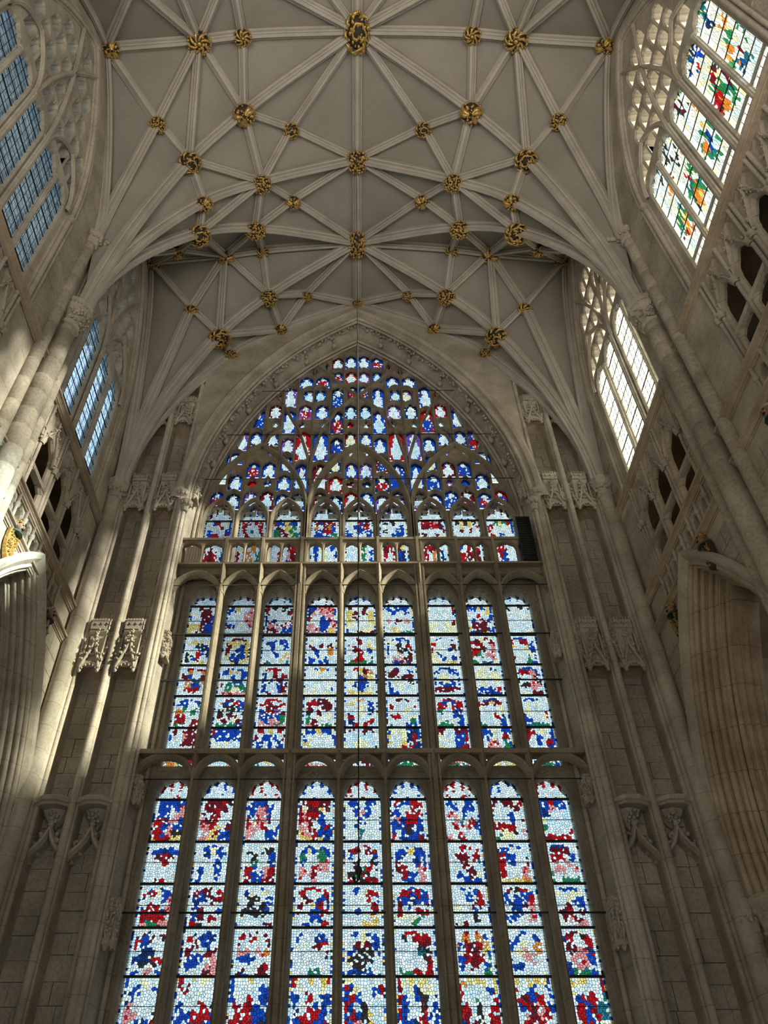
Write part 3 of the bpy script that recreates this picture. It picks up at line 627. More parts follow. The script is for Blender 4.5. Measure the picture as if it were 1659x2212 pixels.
# iron tie rods
for z, x0, x1, yy in ((14.02, -5.4, 5.4, 17.35), (12.58, -5.55, 5.55, 17.35), (7.02, -5.5, 5.6, 17.35), (15.42, -5.2, 5.2, 17.0), (9.75, -5.2, 5.2, 17.0), (19.95, -4.95, 4.95, 17.2), (22.15, -4.6, 4.6, 17.2), (24.6, -3.7, -2.4, 17.2), (24.6, 2.4, 3.7, 17.2)):
    mb = MB(); mb.tube([(x0, yy, z), (x1, yy, z)], 0.022 if yy > 17.3 else 0.014, 6)
    tag(wfix(mb.build('tie_rod', IRON, win)))

# ------------------------------------------------------------------ east wall
EW = struct(empty('wall_east', (0, 16.95, 0)), 'pale limestone east wall with canopied niches framing the great window', 'wall')
def keep(o, root):
    o.matrix_parent_inverse = Matrix.Translation(-root.location); return o
WF, WN = 1.30, 0.74                                        # wall face and niche back, measured from the glass plane
mb = MB()                                                 # face round the arch
plate(mb, FE, [(-5.4, 3.0), (-5.3, 3.0), (-5.3, 18.2)] + [(x, z) for x, z in reversed(arch_pts(0, 5.26, 18.2, 10.33, 16)[1:-1])] + [(5.3, 18.2), (5.3, 3.0), (5.4, 3.0), (5.4, 30.2), (-5.4, 30.2)], [], WF, WN, 0)
keep(mb.build('window_surround', STONE, EW), EW)
# soffit and jamb mouldings of the great window
jpath = lambda a, h: [(a, 3.0)] + arch_pts(0, a, 18.2, h, 18) + [(-a, 3.0)]
mb = MB(); mould(mb, FE, jpath(5.05, 10.1), [(0.0, 0.0), (0.02, 0.12), (0.08, 0.30), (0.10, 0.55), (0.17, 0.85), (0.18, 1.05), (0.23, WF)]); keep(mb.build('arch_reveal', STONEC, EW), EW)
for o, w_, r in ((0.0, 0.22, 0.055), (0.07, 0.36, 0.06), (0.24, 1.18, 0.055), (0.34, 1.30, 0.07)):
    mb = MB(); mould(mb, FE, jpath(5.03 + o * 0.6, 10.1 + o * 0.5), roll(0, w_, r, 8), 0, True); keep(mb.build('arch_roll', STONEC, EW), EW)
mb = MB(); mould(mb, FE, [(5.56, 18.6)] + arch_pts(0, 5.5, 18.4, 10.5, 18) + [(-5.56, 18.6)], [(-0.12, WF), (-0.1, WF + 0.1), (0.02, WF + 0.16), (0.1, WF + 0.12), (0.12, WF)]); keep(mb.build('hood_mould', STONE, EW), EW)
# carved foliage trail and little figures on the arch soffit
r_ = random.Random(5); AP = arch_pts(0, 5.14, 18.2, 10.3, 40)
for i in range(6, len(AP) - 6, 2):
    x, z = AP[i]; mb = MB()
    for k in range(9):
        t = r_.random(); q = AP[i + 1]; mb.blob(FE(x + (q[0] - x) * t * 1.6 - x * 0.018, z + (q[1] - z) * t * 1.6 - 0.05, 1.02 + r_.uniform(-.10, .10)), r_.uniform(.04, .075), 0, (1, 1, .7), 5, 3)
    keep(mb.build('carved_foliage', STONE, EW), EW)
for i in (9, 13, 19, 25, 31, 36, 44, 49, 55, 61, 67, 71):
    for dw in (0, ):
        x, z = AP[i]; mb = MB(); nx, nz = -x / hypot(x, z - 18), -(z - 18) / hypot(x, z - 18)
        mb.blob(FE(x + nx * .07, z + nz * .07, 0.6), .14, 0, (.8, .8, 1.2), 6, 4); mb.blob(FE(x + nx * .1, z + nz * .1 + .12, 0.6), .075, 0, (1, 1, 1), 6, 4)
        for sg in (-1, 1): mb.blob(FE(x + nx * .05, z + nz * .05, 0.6 + sg * .17), .12, 0, (.5, .9, .9), 5, 3)
        keep(mb.build('carved_angel', STONE, EW), EW)
# wall behind the flanking niches, built of stones
for s in (-1, 1):
    mb = MB(); mb.fbox(FE, *sorted((s * 5.3, s * 7.9)), 2.0, 30.2, 0.3, WN - 0.05); keep(mb.build('wall_core', MORTAR_SHADE, EW), EW)
    n = 0; unit = None
    for c0, c1 in ((5.46, 6.28), (6.32, 7.2)):
        z = 3.2; row = 0
        while z < 24.5:
            h = r_.uniform(0.34, 0.5); cut = [c0, c1] if (row % 3 == 0) else [c0, c0 + (c1 - c0) * r_.uniform(.3, .7), c1]
            for a, b in zip(cut, cut[1:]):
                m2 = MB(); u0, u1 = sorted((s * (a + .006), s * (b - .006))); d = r_.uniform(-.012, .012)
                m2.fbox(FE, u0, u1, z + .006, z + h - .006, WN - 0.15, WN + d)
                keep(m2.build('stone', ASH, EW), EW)
                n += 1
            z += h; row += 1
    mb = MB(); mb.fbox(FE, *sorted((s * 5.4, s * 7.9)), 24.4, 30.2, 0.6, WN); keep(mb.build('upper_wall', STONE, EW), EW)
    # niche shafts
    for x, r, ww in ((5.36, .095, 1.32), (5.52, .06, 1.22), (6.24, .05, 1.22), (6.31, .085, 1.30), (6.38, .05, 1.22), (7.1, .06, 1.22), (7.22, .09, 1.28), (7.36, .2, 1.44)):
        top = 18.6 if x < 5.4 else 18.75 if x > 7.3 else 24.3
        mb = MB(); mb.tube([FE(s * x, 3.0, ww), FE(s * x, top, ww)], r, 10); keep(mb.build('niche_shaft', STONEC, EW), EW)
    for x, h in ((5.44, .1), (6.31, .1), (7.17, .1)):
        mb = MB(); mould(mb, FE, [(s * x, 3.0), (s * x, 24.3)], [(-h, WN - .05), (-h, 1.08), (-h * .5, 1.2), (h * .5, 1.2), (h, 1.08), (h, WN - .05)]); keep(mb.build('niche_pier', STONEC, EW), EW)
    # capitals on the jamb shafts beside the arch
    for x, z in ((5.36, 18.62), (5.2, 18.2), (7.36, 18.75)):
        mb = MB(); c = FE(s * x, z, 1.32)
        mb.lathe(c, [(.09, -.3), (.12, -.22), (.10, -.18), (.2, .0), (.22, .06), (.17, .12)], 8, 0, False)
        for k in range(9): mb.blob((c[0] + .16 * cos(k * .7), c[1] - abs(.16 * sin(k * .7)), c[2] - .07 + .05 * (k % 2)), .055, 0, (1, 1, 1), 5, 3)
        keep(mb.build('shaft_capital', STONE, EW), EW)
    mb = MB(); c = (s * 7.34, 16.42, 18.35)
    mb.lathe(c, [(.2, -.08), (.24, -.04), (.2, .0), (.24, .2), (.33, .36), (.34, .44), (.29, .48), (.34, .54), (.34, .6), (.26, .66)], 8, 0, False)
    for k in range(26): an = k * 2.4; mb.blob((c[0] + .26 * cos(an), c[1] + .26 * sin(an), c[2] + .1 + .01 * k), .055, 0, (1, 1, 1), 5, 3)
    keep(mb.build('corner_capital', STONE, EW), EW)
    # moulded string that swells into two brackets
    mb = MB(); P = []
    for x, o in ((5.38, 0), (5.5, 0), (5.66, .16), (5.98, .16), (6.2, 0), (6.42, 0), (6.6, .16), (6.92, .16), (7.1, 0), (7.3, 0)): P.append((s * x, o))
    rings = [[(x, GY - (1.24 + o + a), 9.0 + b) for a, b in ((-.3, -.04), (0.0, -.04), (.04, 0.0), (.1, .02), (.12, .1), (.04, .15), (-.3, .17))] for x, o in P]
    mb.rings(rings, False); keep(mb.build('string_course', STONE, EW), EW)
    for cx in (5.82, 6.76):
        mb = MB(); mb.lathe(FE(s * cx, 9.0, WN + .1), [(.36, 0), (.30, -.1), (.2, -.22), (.08, -.34), (.02, -.42)], 8, 0, False); keep(mb.build('string_bracket', STONE, EW), EW)
    # ogee arches with crockets and finials over the lowest panels
    for cx in (5.86, 6.76):
        og = [(-.45, 7.72), (-.40, 7.9), (-.30, 8.06), (-.17, 8.2), (-.07, 8.36), (0, 8.55), (.07, 8.36), (.17, 8.2), (.30, 8.06), (.40, 7.9), (.45, 7.72)]
        pth = [(s * cx + a, b) for a, b in og][::-1]
        mb = MB(); mould(mb, FE, pth, [(-.05, WN), (-.05, WN + .26), (-.01, WN + .36), (.04, WN + .36), (.08, WN + .28), (.08, WN)]); keep(mb.build('ogee_arch', STONE, EW), EW)
        mb = MB()
        for (a, b) in pth[1:-1]:
            if abs(a - s * cx) < .03: continue
            sg = 1 if a > s * cx else -1
            for k in range(4): mb.blob(FE(a + sg * r_.uniform(.06, .13), b + r_.uniform(.02, .10), WN + .28 + r_.uniform(-.05, .07)), r_.uniform(.035, .055), 0, (1, 1, 1), 5, 3)
        keep(mb.build('crockets', STONE, EW), EW)
        mb = MB(); c = FE(s * cx, 8.5, WN + .30)
        mb.lathe(c, [(.04, 0), (.05, .12), (.09, .15), (.05, .18), (.06, .25)], 8)
        for k in range(16):
            an = k * 2.4; rr = .06 + .06 * r_.random(); mb.blob((c[0] + rr * cos(an), c[1] + rr * sin(an), c[2] + .22 + .018 * k), .055, 0, (1, 1, .8), 5, 3)
        keep(mb.build('finial', STONE, EW), EW)
        for sg in (-1, 1):
            for (a, b) in ((.3, 7.9), (.16, 8.08)):
                mb = MB(); x = s * cx + sg * a; mb.add([FE(x + sg * .06, b + .1, WN + .2), FE(x + sg * .02, b - .06, WN + .2), FE(x - sg * .09, b - .05, WN + .22), FE(x + sg * .0, b + .0, WN + .3)], [(0, 1, 2), (0, 2, 3), (1, 3, 2), (0, 3, 1)]); keep(mb.build('cusp', STONE, EW), EW)

# canopied brackets: half-hexagon drum, pierced parapet, ogee gable with crockets, ribbed soffit
def canopy_mesh(parent, root, c, R, H, seed, small=False):
    """c: centre against the wall, bottom level; R radius, H total height. parts are children of root"""
    rr = random.Random(seed); parts = []
    def ring(r, z, n=6):
        return [Vector((c[0] + r * cos(pi + pi * k / n), c[1] + r * sin(pi + pi * k / n), c[2] + z)) for k in range(n + 1)]
    corners = [pi, pi + pi * .30, pi + pi * .70, 2 * pi]
    def cr_(r, z): return [Vector((c[0] + r * cos(a), c[1] + r * sin(a) * .95, c[2] + z)) for a in corners]
    def bk(P): return [P[0] + Vector((0, .34, 0))] + P + [P[3] + Vector((0, .34, 0))]
    mb = MB(); prof = [(.80, .16), (.80, .70), (.90, .72), (1.0, .76), (1.0, .80), (.94, .82), (.94, .97)]
    mb.rings([bk(cr_(R * a, H * b)) for a, b in prof], False); mb.add(bk(cr_(R * .94, H * .97)), [(0, 1, 2, 3, 4, 5)])
    parts.append(mb.build('drum', STONE, root))
    mb = MB(); body = cr_(R * .99, 0)
    for a in range(3):                                     # pierced quatrefoil parapet on each face
        P0, P1 = cr_(R * .98, 0)[a], cr_(R * .98, 0)[a + 1]; d = (P1 - P0); ln = d.length; d = d / ln; nrm = Vector((d.y, -d.x, 0))
        def fc(u, v, w, P0=P0, d=d, nrm=nrm): return P0 + d * u + Vector((0, 0, v)) + nrm * w
        k = max(1, round(ln / (R * .42))); hs = []
        for i in range(k):
            x = ln * (i + .5) / k; q = min(ln / k, H * .17) * .32
            hs.append([(x + q * (1 + .35 * cos(4 * t)) * cos(t), H * .89 + q * (1 + .35 * cos(4 * t)) * sin(t)) for t in [2 * pi * j / 12 for j in range(12)]])
        plate(mb, fc, [(0, H * .80), (ln, H * .80), (ln, H * .97), (0, H * .97)], hs, .03, -.03, .01, .02)
        for i in range(k * 2): mb.fbox(fc, ln * (i + .2) / (2 * k), ln * (i + .75) / (2 * k), H * .97, H * 1.02, -.03, .04)
    parts.append(mb.build('pierced_parapet', STONE, root))
    for a in range(3):
        P0, P1 = cr_(R * 1.0, 0)[a], cr_(R * 1.0, 0)[a + 1]; d = (P1 - P0); ln = d.length; d = d / ln; nrm = Vector((d.y, -d.x, 0))
        def fc(u, v, w, P0=P0, d=d, nrm=nrm): return P0 + d * u + Vector((0, 0, v)) + nrm * w
        mb = MB(); og = [(.02, .02), (.12, .16), (.27, .28), (.40, .40), (.47, .52), (.5, .62), (.53, .52), (.60, .40), (.73, .28), (.88, .16), (.98, .02)]
        pth = [(ln * x, H * z) for x, z in og][::-1]
        mould(mb, fc, pth, [(-.025, -.06), (-.025, .03), (0, .05), (.025, .05), (.045, .02), (.045, -.06)])
        low = [(ln * x, H * z) for x, z in ((.0, .0), (.12, .05), (.3, .10), (.5, .12), (.7, .10), (.88, .05), (1, 0))][::-1]
        mould(mb, fc, low, [(-.02, -.05), (-.02, .03), (.02, .04), (.04, .02), (.04, -.05)])
        q = H * .06; mould(mb, fc, [(ln / 2 + q * cos(t), H * .34 + q * sin(t)) for t in [2 * pi * j / 10 for j in range(10)]], [(-.02, 0), (0, .04), (.02, 0)], 0, False, True)
        for i in range(5):
            for j, (x, z) in enumerate(low[1:-1]): mb.blob(fc(x, z - .05, .02), .028, 0, (1, 1, 1.4), 5, 3) if i == 0 else None
        parts.append(mb.build('ogee_gable', STONE, root))
        mb = MB()
        for x, z in pth[1:-1]:
            sg = 1 if x > ln / 2 else -1
            for i in range(3): mb.blob(fc(x + sg * rr.uniform(.03, .08), z + rr.uniform(.0, .06), rr.uniform(.02, .08)), rr.uniform(.022, .04), 0, (1, 1, 1), 5, 3)
        for i in range(8): mb.blob(fc(ln / 2 + rr.uniform(-.05, .05), H * (.62 + .02 * i), .06 + rr.uniform(-.03, .03)), .04, 0, (1, 1, 1), 5, 3)
        parts.append(mb.build('crockets', STONE, root))
    for k in (1, 2):
        q = cr_(R * .98, 0)[k]; mb = MB(); mb.tube([q + Vector((0, 0, 0)), q + Vector((0, 0, H * .68))], .03, 6); mb.blob(q + Vector((0, 0, -.03)), .05, 0, (1, 1, 1.3), 6, 4)
        parts.append(mb.build('pinnacle', STONE, root))
    mb = MB(); S_ = cr_(R * .97, H * .04); top = Vector((c[0], c[1] - R * .2, c[2] + H * .14))
    S5 = bk(S_); mb.add(S5 + [top], [(0, 1, 6), (1, 2, 6), (2, 3, 6), (3, 4, 6), (4, 5, 6), (5, 0, 6)])
    mb.rings([S5, [p + Vector((0, 0, H * .13)) for p in S5]], False)
    rim = [S5[0], S5[5], S_[0], S_[0].lerp(S_[1], .5), S_[1], S_[1].lerp(S_[2], .5), S_[2], S_[2].lerp(S_[3], .5), S_[3]]
    for p in rim: mb.tube([p, top], .016, 4)
    parts.append(mb.build('ribbed_soffit', SOFF, root))
    for p in parts: keep(p, root)
WH = {-1: 'left', 1: 'right'}
sd_ = 0
for s in (-1, 1):
    for nm, z0, H in (('lowest', 12.40, 1.50), ('middle', 17.98, 1.50), ('top', 22.0, 1.40)):
        for cx, pos in ((5.87, 'nearer the window'), (6.76, 'nearer the side wall')):
            rt = empty('canopied_bracket', FE(s * cx, z0, 1.06))
            lev = {'lowest': 'lowest canopy tier, level with the middle window lights', 'middle': 'middle canopy tier, level with the window gallery', 'top': 'topmost canopy tier below the vault'}[nm]
            tag(rt, 'carved stone canopy bracket, %s flank, %s tier, niche %s' % (WH[s], nm, pos), 'canopy', 'canopied niche brackets')
            sd_ += 1; canopy_mesh(None, rt, FE(s * cx, z0, 1.06), 0.385, H, sd_)
    for z0, H, R, ww, nm in ((13.0, 0.75, .17, .95, 'beside the middle lights'), (6.25, 0.9, .19, .95, 'beside the lower lights'), (18.7, .9, .18, 1.0, 'at the springing of the great arch'), (9.2, .6, .15, .9, 'below the lower gallery arch')):
        rt = empty('jamb_bracket', FE(s * 5.16, z0, ww))
        tag(rt, 'small carved canopy bracket on the %s window jamb %s' % (WH[s], nm), 'bracket', 'small jamb brackets')
        sd_ += 1; canopy_mesh(None, rt, FE(s * 5.16, z0, ww), R, H, sd_)
# loudspeakers on the upper gallery ends
rt = tag(empty('loudspeaker', (4.87, 16.95, 16.25)), 'black column loudspeaker standing at the right end of the window gallery', 'loudspeaker')
mb = MB(); mb.box(4.66, 5.08, 16.9, 17.2, 16.25, 17.95); keep(mb.build('cabinet', BLACK, rt), rt)
mb = MB()
for k in range(24): mb.box(4.69, 5.05, 16.875, 16.9, 16.3 + k * .068, 16.33 + k * .068)
keep(mb.build('grille', BLACK, rt), rt)
rt = tag(empty('ribbed_panel', (-4.87, 17.3, 16.25)), 'beige ribbed panel standing at the left end of the window gallery', 'panel')
mb = MB(); mb.box(-5.1, -4.62, 17.2, 17.3, 16.25, 17.05); keep(mb.build('board', BEIGE, rt), rt)
mb = MB()
for k in range(6): mb.tube([(-5.06 + k * .08, 17.19, 16.27), (-5.06 + k * .08, 17.19, 17.03)], .026, 6)
keep(mb.build('ribs', BEIGE, rt), rt)

# ------------------------------------------------------------------ vault
CE = struct(empty('ceiling', (0, 10, 29.6)), 'lierne vault of pale stone ribs over grey plaster cells', 'ceiling')
Z0 = 1.6
yC2, yT, yC1, yD = 6.99, 10.94, 14.0, 16.6
ND = {}
def nd(k, x, y, z): ND[k] = Vector((x, y, z + Z0))
# half bay east of the near crown, then the two halves of the bay by the window
nd('C2', 0, yC2, 28.0); nd('a2', 3.57, yC2, 27.6); nd('b2', 4.86, yC2, 27.1); nd('w2', 7.55, yC2, 26.4)
nd('d2', 3.65, 8.96, 26.8); nd('e2', 5.33, 9.87, 25.3); nd('f2', 6.18, 8.78, 25.45); nd('g2', 2.22, 9.73, 27.55)
nd('T0', 0, yT, 28.0); nd('t1', 3.2, yT, 26.2); nd('t2', 4.95, yT, 24.7); nd('S', 7.3, yT, 18.0); nd('S2', 7.5, 10.42, 21.15)
nd('h1', 2.26, 11.94, 27.05); nd('d1', 3.55, 12.51, 26.1); nd('e1', 5.19, 11.83, 24.4); nd('C1', 0, yC1, 28.0)
nd('a1', 3.53, yC1, 27.45); nd('b1', 4.91, yC1, 27.08); nd('w1', 7.55, yC1 - .1, 26.4); nd('f1', 6.2, 12.8, 25.2); nd('S3', 7.5, 11.46, 21.15)
nd('D0', 0, yD, 28.0); nd('u1', 2.95, yD, 26.15); nd('u2', 4.72, yD, 24.5); nd('SE', 7.3, 16.4, 17.3); nd('S4', 7.36, 16.42, 17.5)
nd('hE', 1.96, 15.68, 27.2); nd('dE', 3.3, 15.09, 26.1); nd('eE', 5.01, 15.66, 24.35); nd('fE', 6.05, 15.02, 25.1)
H2 = dict(C='C2', a='a2', b='b2', w='w2', d='d2', e='e2', f='f2', g='g2', T='T0', t='t1', u='t2', S='S', Q='S2')
HW_ = dict(C='C1', a='a1', b='b1', w='w1', d='d1', e='e1', f='f1', g='h1', T='T0', t='t1', u='t2', S='S', Q='S3')
HE_ = dict(C='C1', a='a1', b='b1', w='w1', d='dE', e='eE', f='fE', g='hE', T='D0', t='u1', u='u2', S='SE', Q='S4')
EDGES = 'CT Ca ab bw Cd de eS ad bd be bf wf fe fQ dg gT gC gt dt et Tt tu uS eu wQ SQ'.split()
CELLS_ = ['Cad', 'abd', 'bed', 'bfe', 'bwf', 'wfQ', 'feSQ', 'Cdg', 'CgT', 'gTt', 'dgt', 'det', 'etu', 'euS']
TAN = {}
def chain(keys, end_down=True):
    P = [ND[k] for k in keys]
    for i, k in enumerate(keys):
        if i == 0: t = (P[1] - P[0]) * 0.9
        elif i == len(P) - 1: t = Vector((0, 0, -1)) * (P[i] - P[i - 1]).length * 1.15 if end_down else (P[i] - P[i - 1])
        else:
            a = (P[i] - P[i - 1]); b = (P[i + 1] - P[i]); t = (a.normalized() + b.normalized()).normalized()
        for j in (i - 1, i):
            if 0 <= j < len(P) - 1:
                L_ = (P[j + 1] - P[j]).length
                TAN.setdefault((keys[j], keys[j + 1]), {})[k] = t.normalized() * L_
for h in (H2, HW_, HE_):
    chain([h[c] for c in 'CdeS']); chain([h[c] for c in 'TtuS'])
    chain([h[c] for c in 'Cabw'], False)
    chain([h['f'], h['Q']]); chain([h['w'], h['Q']])
    TAN[(h['w'], h['Q'])][h['w']] = Vector((0, (1 if ND[h['Q']].y > ND[h['w']].y else -1) * 3.2, -1.6)); TAN[(h['w'], h['Q'])][h['Q']] = Vector((0, 0, -5.2))
def curve(a, b, n=10):
    p, q = ND[a], ND[b]; key = (a, b) if (a, b) in TAN else (b, a)
    if key in TAN and a in TAN[key] and b in TAN[key]:
        sg = 1 if key == (a, b) else -1; m0, m1 = TAN[key][a] * sg, TAN[key][b] * sg; out = []
        for i in range(n + 1):
            t = i / n; t2, t3 = t * t, t * t * t
            out.append(p * (2 * t3 - 3 * t2 + 1) + m0 * (t3 - 2 * t2 + t) + q * (3 * t2 - 2 * t3) + m1 * (t3 - t2))
        return out
    return [p.lerp(q, i / n) for i in range(n + 1)]
def patch(keys, n=8):
    """curved web between its ribs"""
    if len(keys) == 3:
        A, B, C = keys; ab, ac, bc = curve(A, B, n), curve(A, C, n), curve(B, C, n); rows = []
        for i in range(n + 1):
            l, r = ab[i], ac[i]; row = []
            for j in range(n + 1):
                s = j / n; base = l.lerp(r, s); bl = ND[B].lerp(ND[C], s); off = (bc[j] - bl) * (i / n); row.append(base + off)
            rows.append(row)
        return rows
    A, B, C, D = keys; ab, dc, ad, bc = curve(A, B, n), curve(D, C, n), curve(A, D, n), curve(B, C, n); rows = []
    for i in range(n + 1):
        u = i / n; row = []
        for j in range(n + 1):
            v = j / n
            row.append(ab[i] * (1 - v) + dc[i] * v + ad[j] * (1 - u) + bc[j] * u - (ND[A] * (1 - u) * (1 - v) + ND[B] * u * (1 - v) + ND[C] * u * v + ND[D] * (1 - u) * v))
        rows.append(row)
    return rows
def mirrors(h):
    m = [lambda p: p, lambda p: Vector((-p.x, p.y, p.z))]
    if h is H2: m += [lambda p: Vector((p.x, 2 * yC2 - p.y, p.z)), lambda p: Vector((-p.x, 2 * yC2 - p.y, p.z))]
    return m
UPW = 0.10
def raise_(p): return p + Vector((0, 0, UPW))
for h in (H2, HW_, HE_):
    for mi, mf in enumerate(mirrors(h)):
        for c in CELLS_:
            rows = patch([h[k] for k in c]); mb = MB()
            mb.rings([[raise_(mf(p)) for p in r] for r in rows], False, False, False, 0, True)
            keep(mb.build('vault_cell', PLAST, CE), CE)
RP = [(-.165, .12), (-.165, -.04), (-.125, -.075), (-.085, -.06), (-.075, -.13), (-.09, -.16), (-.05, -.185), (-.045, -.26), (.045, -.26), (.05, -.185), (.09, -.16), (.075, -.13), (.085, -.06), (.125, -.075), (.165, -.04), (.165, .12)]
seen = set()
def rib_mesh(pts, sc_):
    rings = []
    for i, p in enumerate(pts):
        t = (pts[min(i + 1, len(pts) - 1)] - pts[max(i - 1, 0)]).normalized()
        q = Vector((0, p.y, 15.0)) - p; dn = (q - t * q.dot(t)).normalized(); sd2 = t.cross(dn).normalized()
        rings.append([p + sd2 * a * sc_ - dn * b * sc_ for a, b in RP])
    mb = MB(); mb.rings(rings, False); return mb
for h in (H2, HW_, HE_):
    for mi, mf in enumerate(mirrors(h)):
        for e in EDGES:
            a, b = h[e[0]], h[e[1]]
            if e == 'SQ': continue
            pts = [mf(p) for p in curve(a, b, 14 if e in ('eS', 'uS', 'fQ', 'wQ') else 6)]
            key = tuple(sorted((tuple(round(x, 2) for x in pts[0]), tuple(round(x, 2) for x in pts[-1]))))
            if key in seen: continue
            seen.add(key)
            big = e in ('CT', 'Cd', 'de', 'eS', 'Tt', 'tu', 'uS', 'Ca', 'ab', 'bw')
            keep(rib_mesh(pts, 1.0 if big else 0.84).build('rib', RIBM, CE), CE)
# ribs of the next bay to the west, running out of the picture
mb = MB(); mb.box(-8.2, 8.2, -8, 3.2, 29.9, 30.1); keep(mb.build('vault_cell', PLAST, CE), CE)
# small iron ring bolts in the plaster
for x, y, z in ((-3.05, 5.9, 29.4), (-5.6, 6.1, 28.4), (3.0, 5.95, 29.4), (5.6, 5.9, 28.5), (-.4, 11.3, 29.55), (-2.9, 13.3, 29.0), (2.9, 13.2, 29.0), (-2.1, 11.2, 28.9)):
    mb = MB(); mb.tube([(x + .09 * cos(t), y, z + .09 * sin(t)) for t in [2 * pi * k / 10 for k in range(10)]], .02, 5, 0, True); keep(mb.build('ring_bolt', STONE, CE), CE)

# gilded bosses, each a thing of its own
def boss_mesh(kind, seed):
    """unit boss hanging below the origin (radius 1, z down)"""
    rr = random.Random(seed); core = MB(); core.lathe((0, 0, 0), [(.0, -.5), (.42, -.43), (.74, -.22), (.82, .05), (.66, .35)][::-1], 12, 0)
    leaf = MB()
    def on(a, rho): return Vector((rho * cos(a), rho * sin(a), -.55 * sqrt(max(0, 1 - (rho / 1.02) ** 2)) - .02))
    if kind == 'whorl':
        for k in range(8):
            a = 2 * pi * k / 8; path = [on(a + .9 * t, .22 + .72 * t) for t in [j / 5 for j in range(6)]]
            leaf.tube(path, [.05, .09, .12, .13, .11, .05], 5)
        leaf.blob(on(0, 0), .2, 0, (1, 1, .6), 8, 5)
        for k in range(16): leaf.blob(on(2 * pi * k / 16, .95) + Vector((0, 0, .12)), .1, 0, (1, 1, 1), 5, 3)
    elif kind == 'berry':
        for k in range(34):
            rho = sqrt((k + .5) / 34) * .97; a = k * 2.39996; leaf.blob(on(a, rho) + Vector((0, 0, .03)), rr.uniform(.10, .15), 0, (1, 1, .8), 6, 4)
        for k in range(5):
            a = 2 * pi * k / 5 + .4; leaf.tube([on(a, .1), on(a + .3, .4), on(a - .1, .7), on(a + .4, .98)], [.05, .07, .06, .03], 5)
    elif kind == 'leaf':
        for k in range(5):
            a = 2 * pi * k / 5 + rr.random(); 
            leaf.tube([on(a, .15), on(a, .5) - Vector((0, 0, .06)), on(a + .1, .8), on(a + .25, 1.0) + Vector((0, 0, .1))], [.08, .24, .2, .05], 6)
            leaf.blob(on(a + .6, .62), .17, 0, (1, 1, .7), 6, 4); leaf.blob(on(a + .6, .92), .12, 0, (1, 1, .8), 5, 3)
        for k in range(7): leaf.blob(on(2 * pi * k / 7, .2), .09, 0, (1, 1, 1), 5, 3)
    else:
        leaf.tube([on(t * .9, .08 + .085 * t) - Vector((0, 0, .05)) for t in range(10)], [.05] + [.09] * 8 + [.04], 6)
        for k in range(9):
            a = 2 * pi * k / 9; leaf.tube([on(a, .72), on(a + .25, .9), on(a + .6, .98)], [.05, .13, .05], 5)
        for k in range(14): leaf.blob(on(k * 2.4, .3 + .04 * k), .085, 0, (1, 1, .8), 5, 3)
    for k in range(26):
        rho = .25 + .7 * rr.random(); a = rr.uniform(0, 6.3); leaf.blob(on(a, rho), rr.uniform(.09, .15), 0, (1, 1, .8), 5, 3)
    for k in range(18): leaf.blob(on(2 * pi * k / 18, .93) + Vector((0, 0, .2)), .12, 0, (1, 1, 1), 5, 3)
    return core, leaf
PROTO = {}
for i, k in enumerate(('whorl', 'berry', 'leaf', 'scroll')):
    c_, l_ = boss_mesh(k, 20 + i)
    oc, ol = c_.build('core', GDARK), l_.build('gilded_carving', GOLD)
    PROTO[k] = (oc.data, ol.data); bpy.data.objects.remove(oc); bpy.data.objects.remove(ol)
def boss(p, size, kind, label, tall=1.0, turn=0.0):
    q = Vector((0, p.y, 14.0)) - p; dn = (q * 0.55 + Vector((0, 0, -6)) * 1.0).normalized()
    rot = (-dn).to_track_quat('Z', 'Y').to_matrix().to_4x4()
    s = size / 2
    o = empty('roof_boss'); o.matrix_world = Matrix.Translation(p + dn * 0.25) @ rot @ Matrix.Rotation(turn, 4, 'Z') @ Matrix.Diagonal((s, s * tall, s * 0.95, 1))
    tag(o, label, 'roof boss', 'gilded roof bosses')
    for nm, me, mt in (('core', PROTO[kind][0], 0), ('gilded_carving', PROTO[kind][1], 0)):
        c = bpy.data.objects.new(nm, me); COL.objects.link(c); c.parent = o
boss(ND['C2'], .84, 'scroll', 'largest gilded scroll boss on the ridge at the crown of the nearer bay', 1.45)
boss(ND['T0'], .80, 'berry', 'gilded fruit boss on the ridge between the two vault bays', 1.05)
boss(ND['C1'], .80, 'berry', 'tall gilded vine boss on the ridge at the crown of the window bay', 1.4)
boss(ND['D0'] + Vector((0, -.1, 0)), .46, 'berry', 'small gilded boss where the ridge rib meets the east wall')
